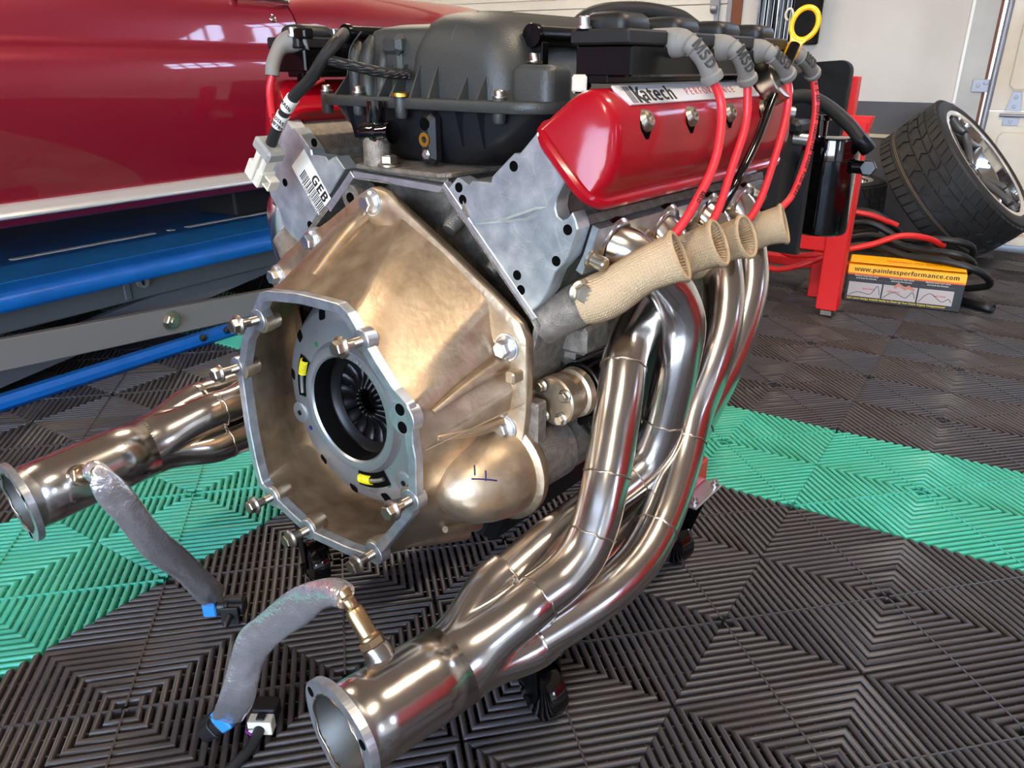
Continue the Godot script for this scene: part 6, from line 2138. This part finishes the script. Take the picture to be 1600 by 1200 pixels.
# ------------------------------------------------------------------ cradle and loose plugs
func build_cradle() -> void:
	var o = thing("engine_cradle", "red steel cradle on black casters under the engine", "cradle", Transform3D(Basis(Vector3.UP, -deg_to_rad(PHI)), ENGINE_AT))
	var s = S()
	for z in [-0.36, -0.44]:
		box(s, Vector3(-0.036, 0.168, z), Vector3(0.42, 0.04, 0.04), 0.003)
	part("cross_member", s, M.tool_red, o)
	for c in [[Vector3(-0.262, 0, -0.03), 1.2], [Vector3(0.190, 0, -0.032), 1.3], [Vector3(0.200, 0, -0.432), -1.9], [Vector3(-0.262, 0, -0.43), 2.0]]:
		var p: Vector3 = c[0]
		var up = 0.168
		if p.z > -0.2:
			s = S()
			box(s, Vector3(-0.262 if p.x < 0 else 0.190, 0.168, -0.265), Vector3(0.04, 0.04, 0.43), 0.002)
			part("side_rail", s, M.tool_red, o)
		s = S()
		var cx = Transform3D(Basis(Vector3.UP, c[1]), Vector3(p.x, 0, p.z))
		box(s, Vector3(0, up - 0.022, 0.0), Vector3(0.078, 0.004, 0.095), 0.0008, Transform3D(Basis(), Vector3(p.x, 0, p.z)))
		for b in [Vector2(-0.030, -0.036), Vector2(0.030, -0.036), Vector2(-0.030, 0.036), Vector2(0.030, 0.036)]:
			lathe(s, [Vector2(0.0, 0.0), Vector2(0.0065, 0.0), Vector2(0.0065, 0.006), Vector2(0.004, 0.006), Vector2(0.004, 0.012), Vector2(0.0, 0.012)], 6, Transform3D(Basis(), Vector3(p.x + b.x, up - 0.020, p.z + b.y)))
		part("caster_plate", s, M.zinc, o)
		s = S()
		for sg in [-1.0, 1.0]:
			prism(s, PackedVector2Array([Vector2(-0.028, up - 0.024), Vector2(0.020, up - 0.024), Vector2(0.034, 0.045), Vector2(0.026, 0.028), Vector2(0.012, 0.030)]), -0.0012, 0.0012, cx * Transform3D(Basis(Vector3(0, 0, 1), Vector3(0, 1, 0), Vector3(-1, 0, 0)), Vector3(0.019 * sg, 0, 0)), 0.0004)
		lathe(s, [Vector2(0.0, -0.025), Vector2(0.006, -0.025), Vector2(0.006, 0.025), Vector2(0.0, 0.025)], 10, cx * aim(Vector3(0, 0.034, 0.02), Vector3(1, 0, 0)))
		part("caster_fork", s, M.black_anodised, o)
		s = S()
		lathe(s, [Vector2(0.0, -0.016), Vector2(0.029, -0.016), Vector2(0.036, -0.013), Vector2(0.038, -0.005), Vector2(0.038, 0.005), Vector2(0.036, 0.013), Vector2(0.029, 0.016), Vector2(0.0, 0.016)], 36, cx * aim(Vector3(0, 0.038, 0.02), Vector3(1, 0, 0)))
		part("caster_wheel", s, M.black_gloss, o)

func plug_thing(called: String, label: String, at: Vector3, yaw: float, pitch: float) -> void:
	var o = thing(called, label, "connector", Transform3D(Basis(Vector3.UP, yaw) * Basis(Vector3(1, 0, 0), pitch), at))
	var s = S()
	prism(s, rrect(0.026, 0.022, 0.007, 5), 0.0, 0.040, Transform3D(), 0.0015)
	prism(s, rrect(0.030, 0.026, 0.008, 5), 0.012, 0.018, Transform3D(), 0.001)
	box(s, Vector3(0, 0.013, 0.024), Vector3(0.010, 0.006, 0.028), 0.001)
	part("shell", s, M.black_plastic, o)
	s = S()
	box(s, Vector3(0, 0.002, -0.010), Vector3(0.028, 0.024, 0.020), 0.002)
	box(s, Vector3(0, 0.0155, -0.008), Vector3(0.020, 0.004, 0.016), 0.001)
	part("lock", s, M.connector_blue, o)
	s = S()
	box(s, Vector3(0, 0.0178, -0.008), Vector3(0.011, 0.0016, 0.004), 0.0004)
	part("lock_slot", s, M.hole_dark, o)
	s = S()
	box(s, Vector3(-0.020, -0.004, 0.022), Vector3(0.004, 0.030, 0.026), 0.001)
	var ft = [Vector2(0.0, 0.0), Vector2(0.005, 0.0)]
	for k in 4:
		ft.append(Vector2(0.0052, 0.003 + 0.005 * k))
		ft.append(Vector2(0.0028, 0.006 + 0.005 * k))
	ft.append(Vector2(0.0, 0.026))
	lathe(s, ft, 14, aim(Vector3(-0.022, -0.002, 0.022), Vector3(-1, 0, 0)))
	part("fir_tree_clip", s, M.black_plastic, o)

func build_harness_plugs() -> void:
	var E = Transform3D(Basis(Vector3.UP, -deg_to_rad(PHI)), ENGINE_AT)
	plug_thing("sensor_plug", "black plug with blue lock at the foot of the left foil wrapped lead", E * Vector3(-0.284, 0.022, 0.130), 2.2, 0.0)
	plug_thing("sensor_plug", "black plug with blue lock and fir tree clip beside the round pipe outlet", E * Vector3(-0.058, 0.046, 0.262), -1.3, 0.75)
	var o = thing("loose_plug", "black and cream plug on a braided cable beside the near pipe outlet", "connector", Transform3D(Basis(Vector3.UP, 0.55), E * Vector3(-0.047, 0.016, 0.218)))
	var s = S()
	box(s, Vector3(0, 0.004, -0.014), Vector3(0.030, 0.024, 0.026), 0.002)
	part("shell", s, M.black_plastic, o)
	s = S()
	box(s, Vector3(0, 0.002, 0.007), Vector3(0.030, 0.020, 0.016), 0.001)
	part("insert", s, M.connector_cream, o)
	s = S()
	box(s, Vector3(0, 0.013, 0.006), Vector3(0.010, 0.003, 0.010), 0.0005)
	part("latch", s, M.black_plastic, o)
	s = S()
	var back = o.transform.affine_inverse() * E
	tube(s, curve([Vector3(0, 0.002, 0.010), back * Vector3(-0.0301, 0.012, 0.2463), back * Vector3(-0.0231, 0.010, 0.2732), back * Vector3(-0.0225, 0.009, 0.30), back * Vector3(-0.03, 0.009, 0.36)], 8), 0.0068, 16, 0.0, 0, 0.0, 4.0, 26.0)
	part("braided_cable", s, M.braid_black, o)
	s = S()
	tube(s, curve([Vector3(-0.012, 0.0, 0.012), Vector3(-0.016, 0.002, 0.018), Vector3(-0.006, 0.004, 0.026)], 5), 0.0014, 8)
	part("purple_wire", s, M.wire_purple, o)
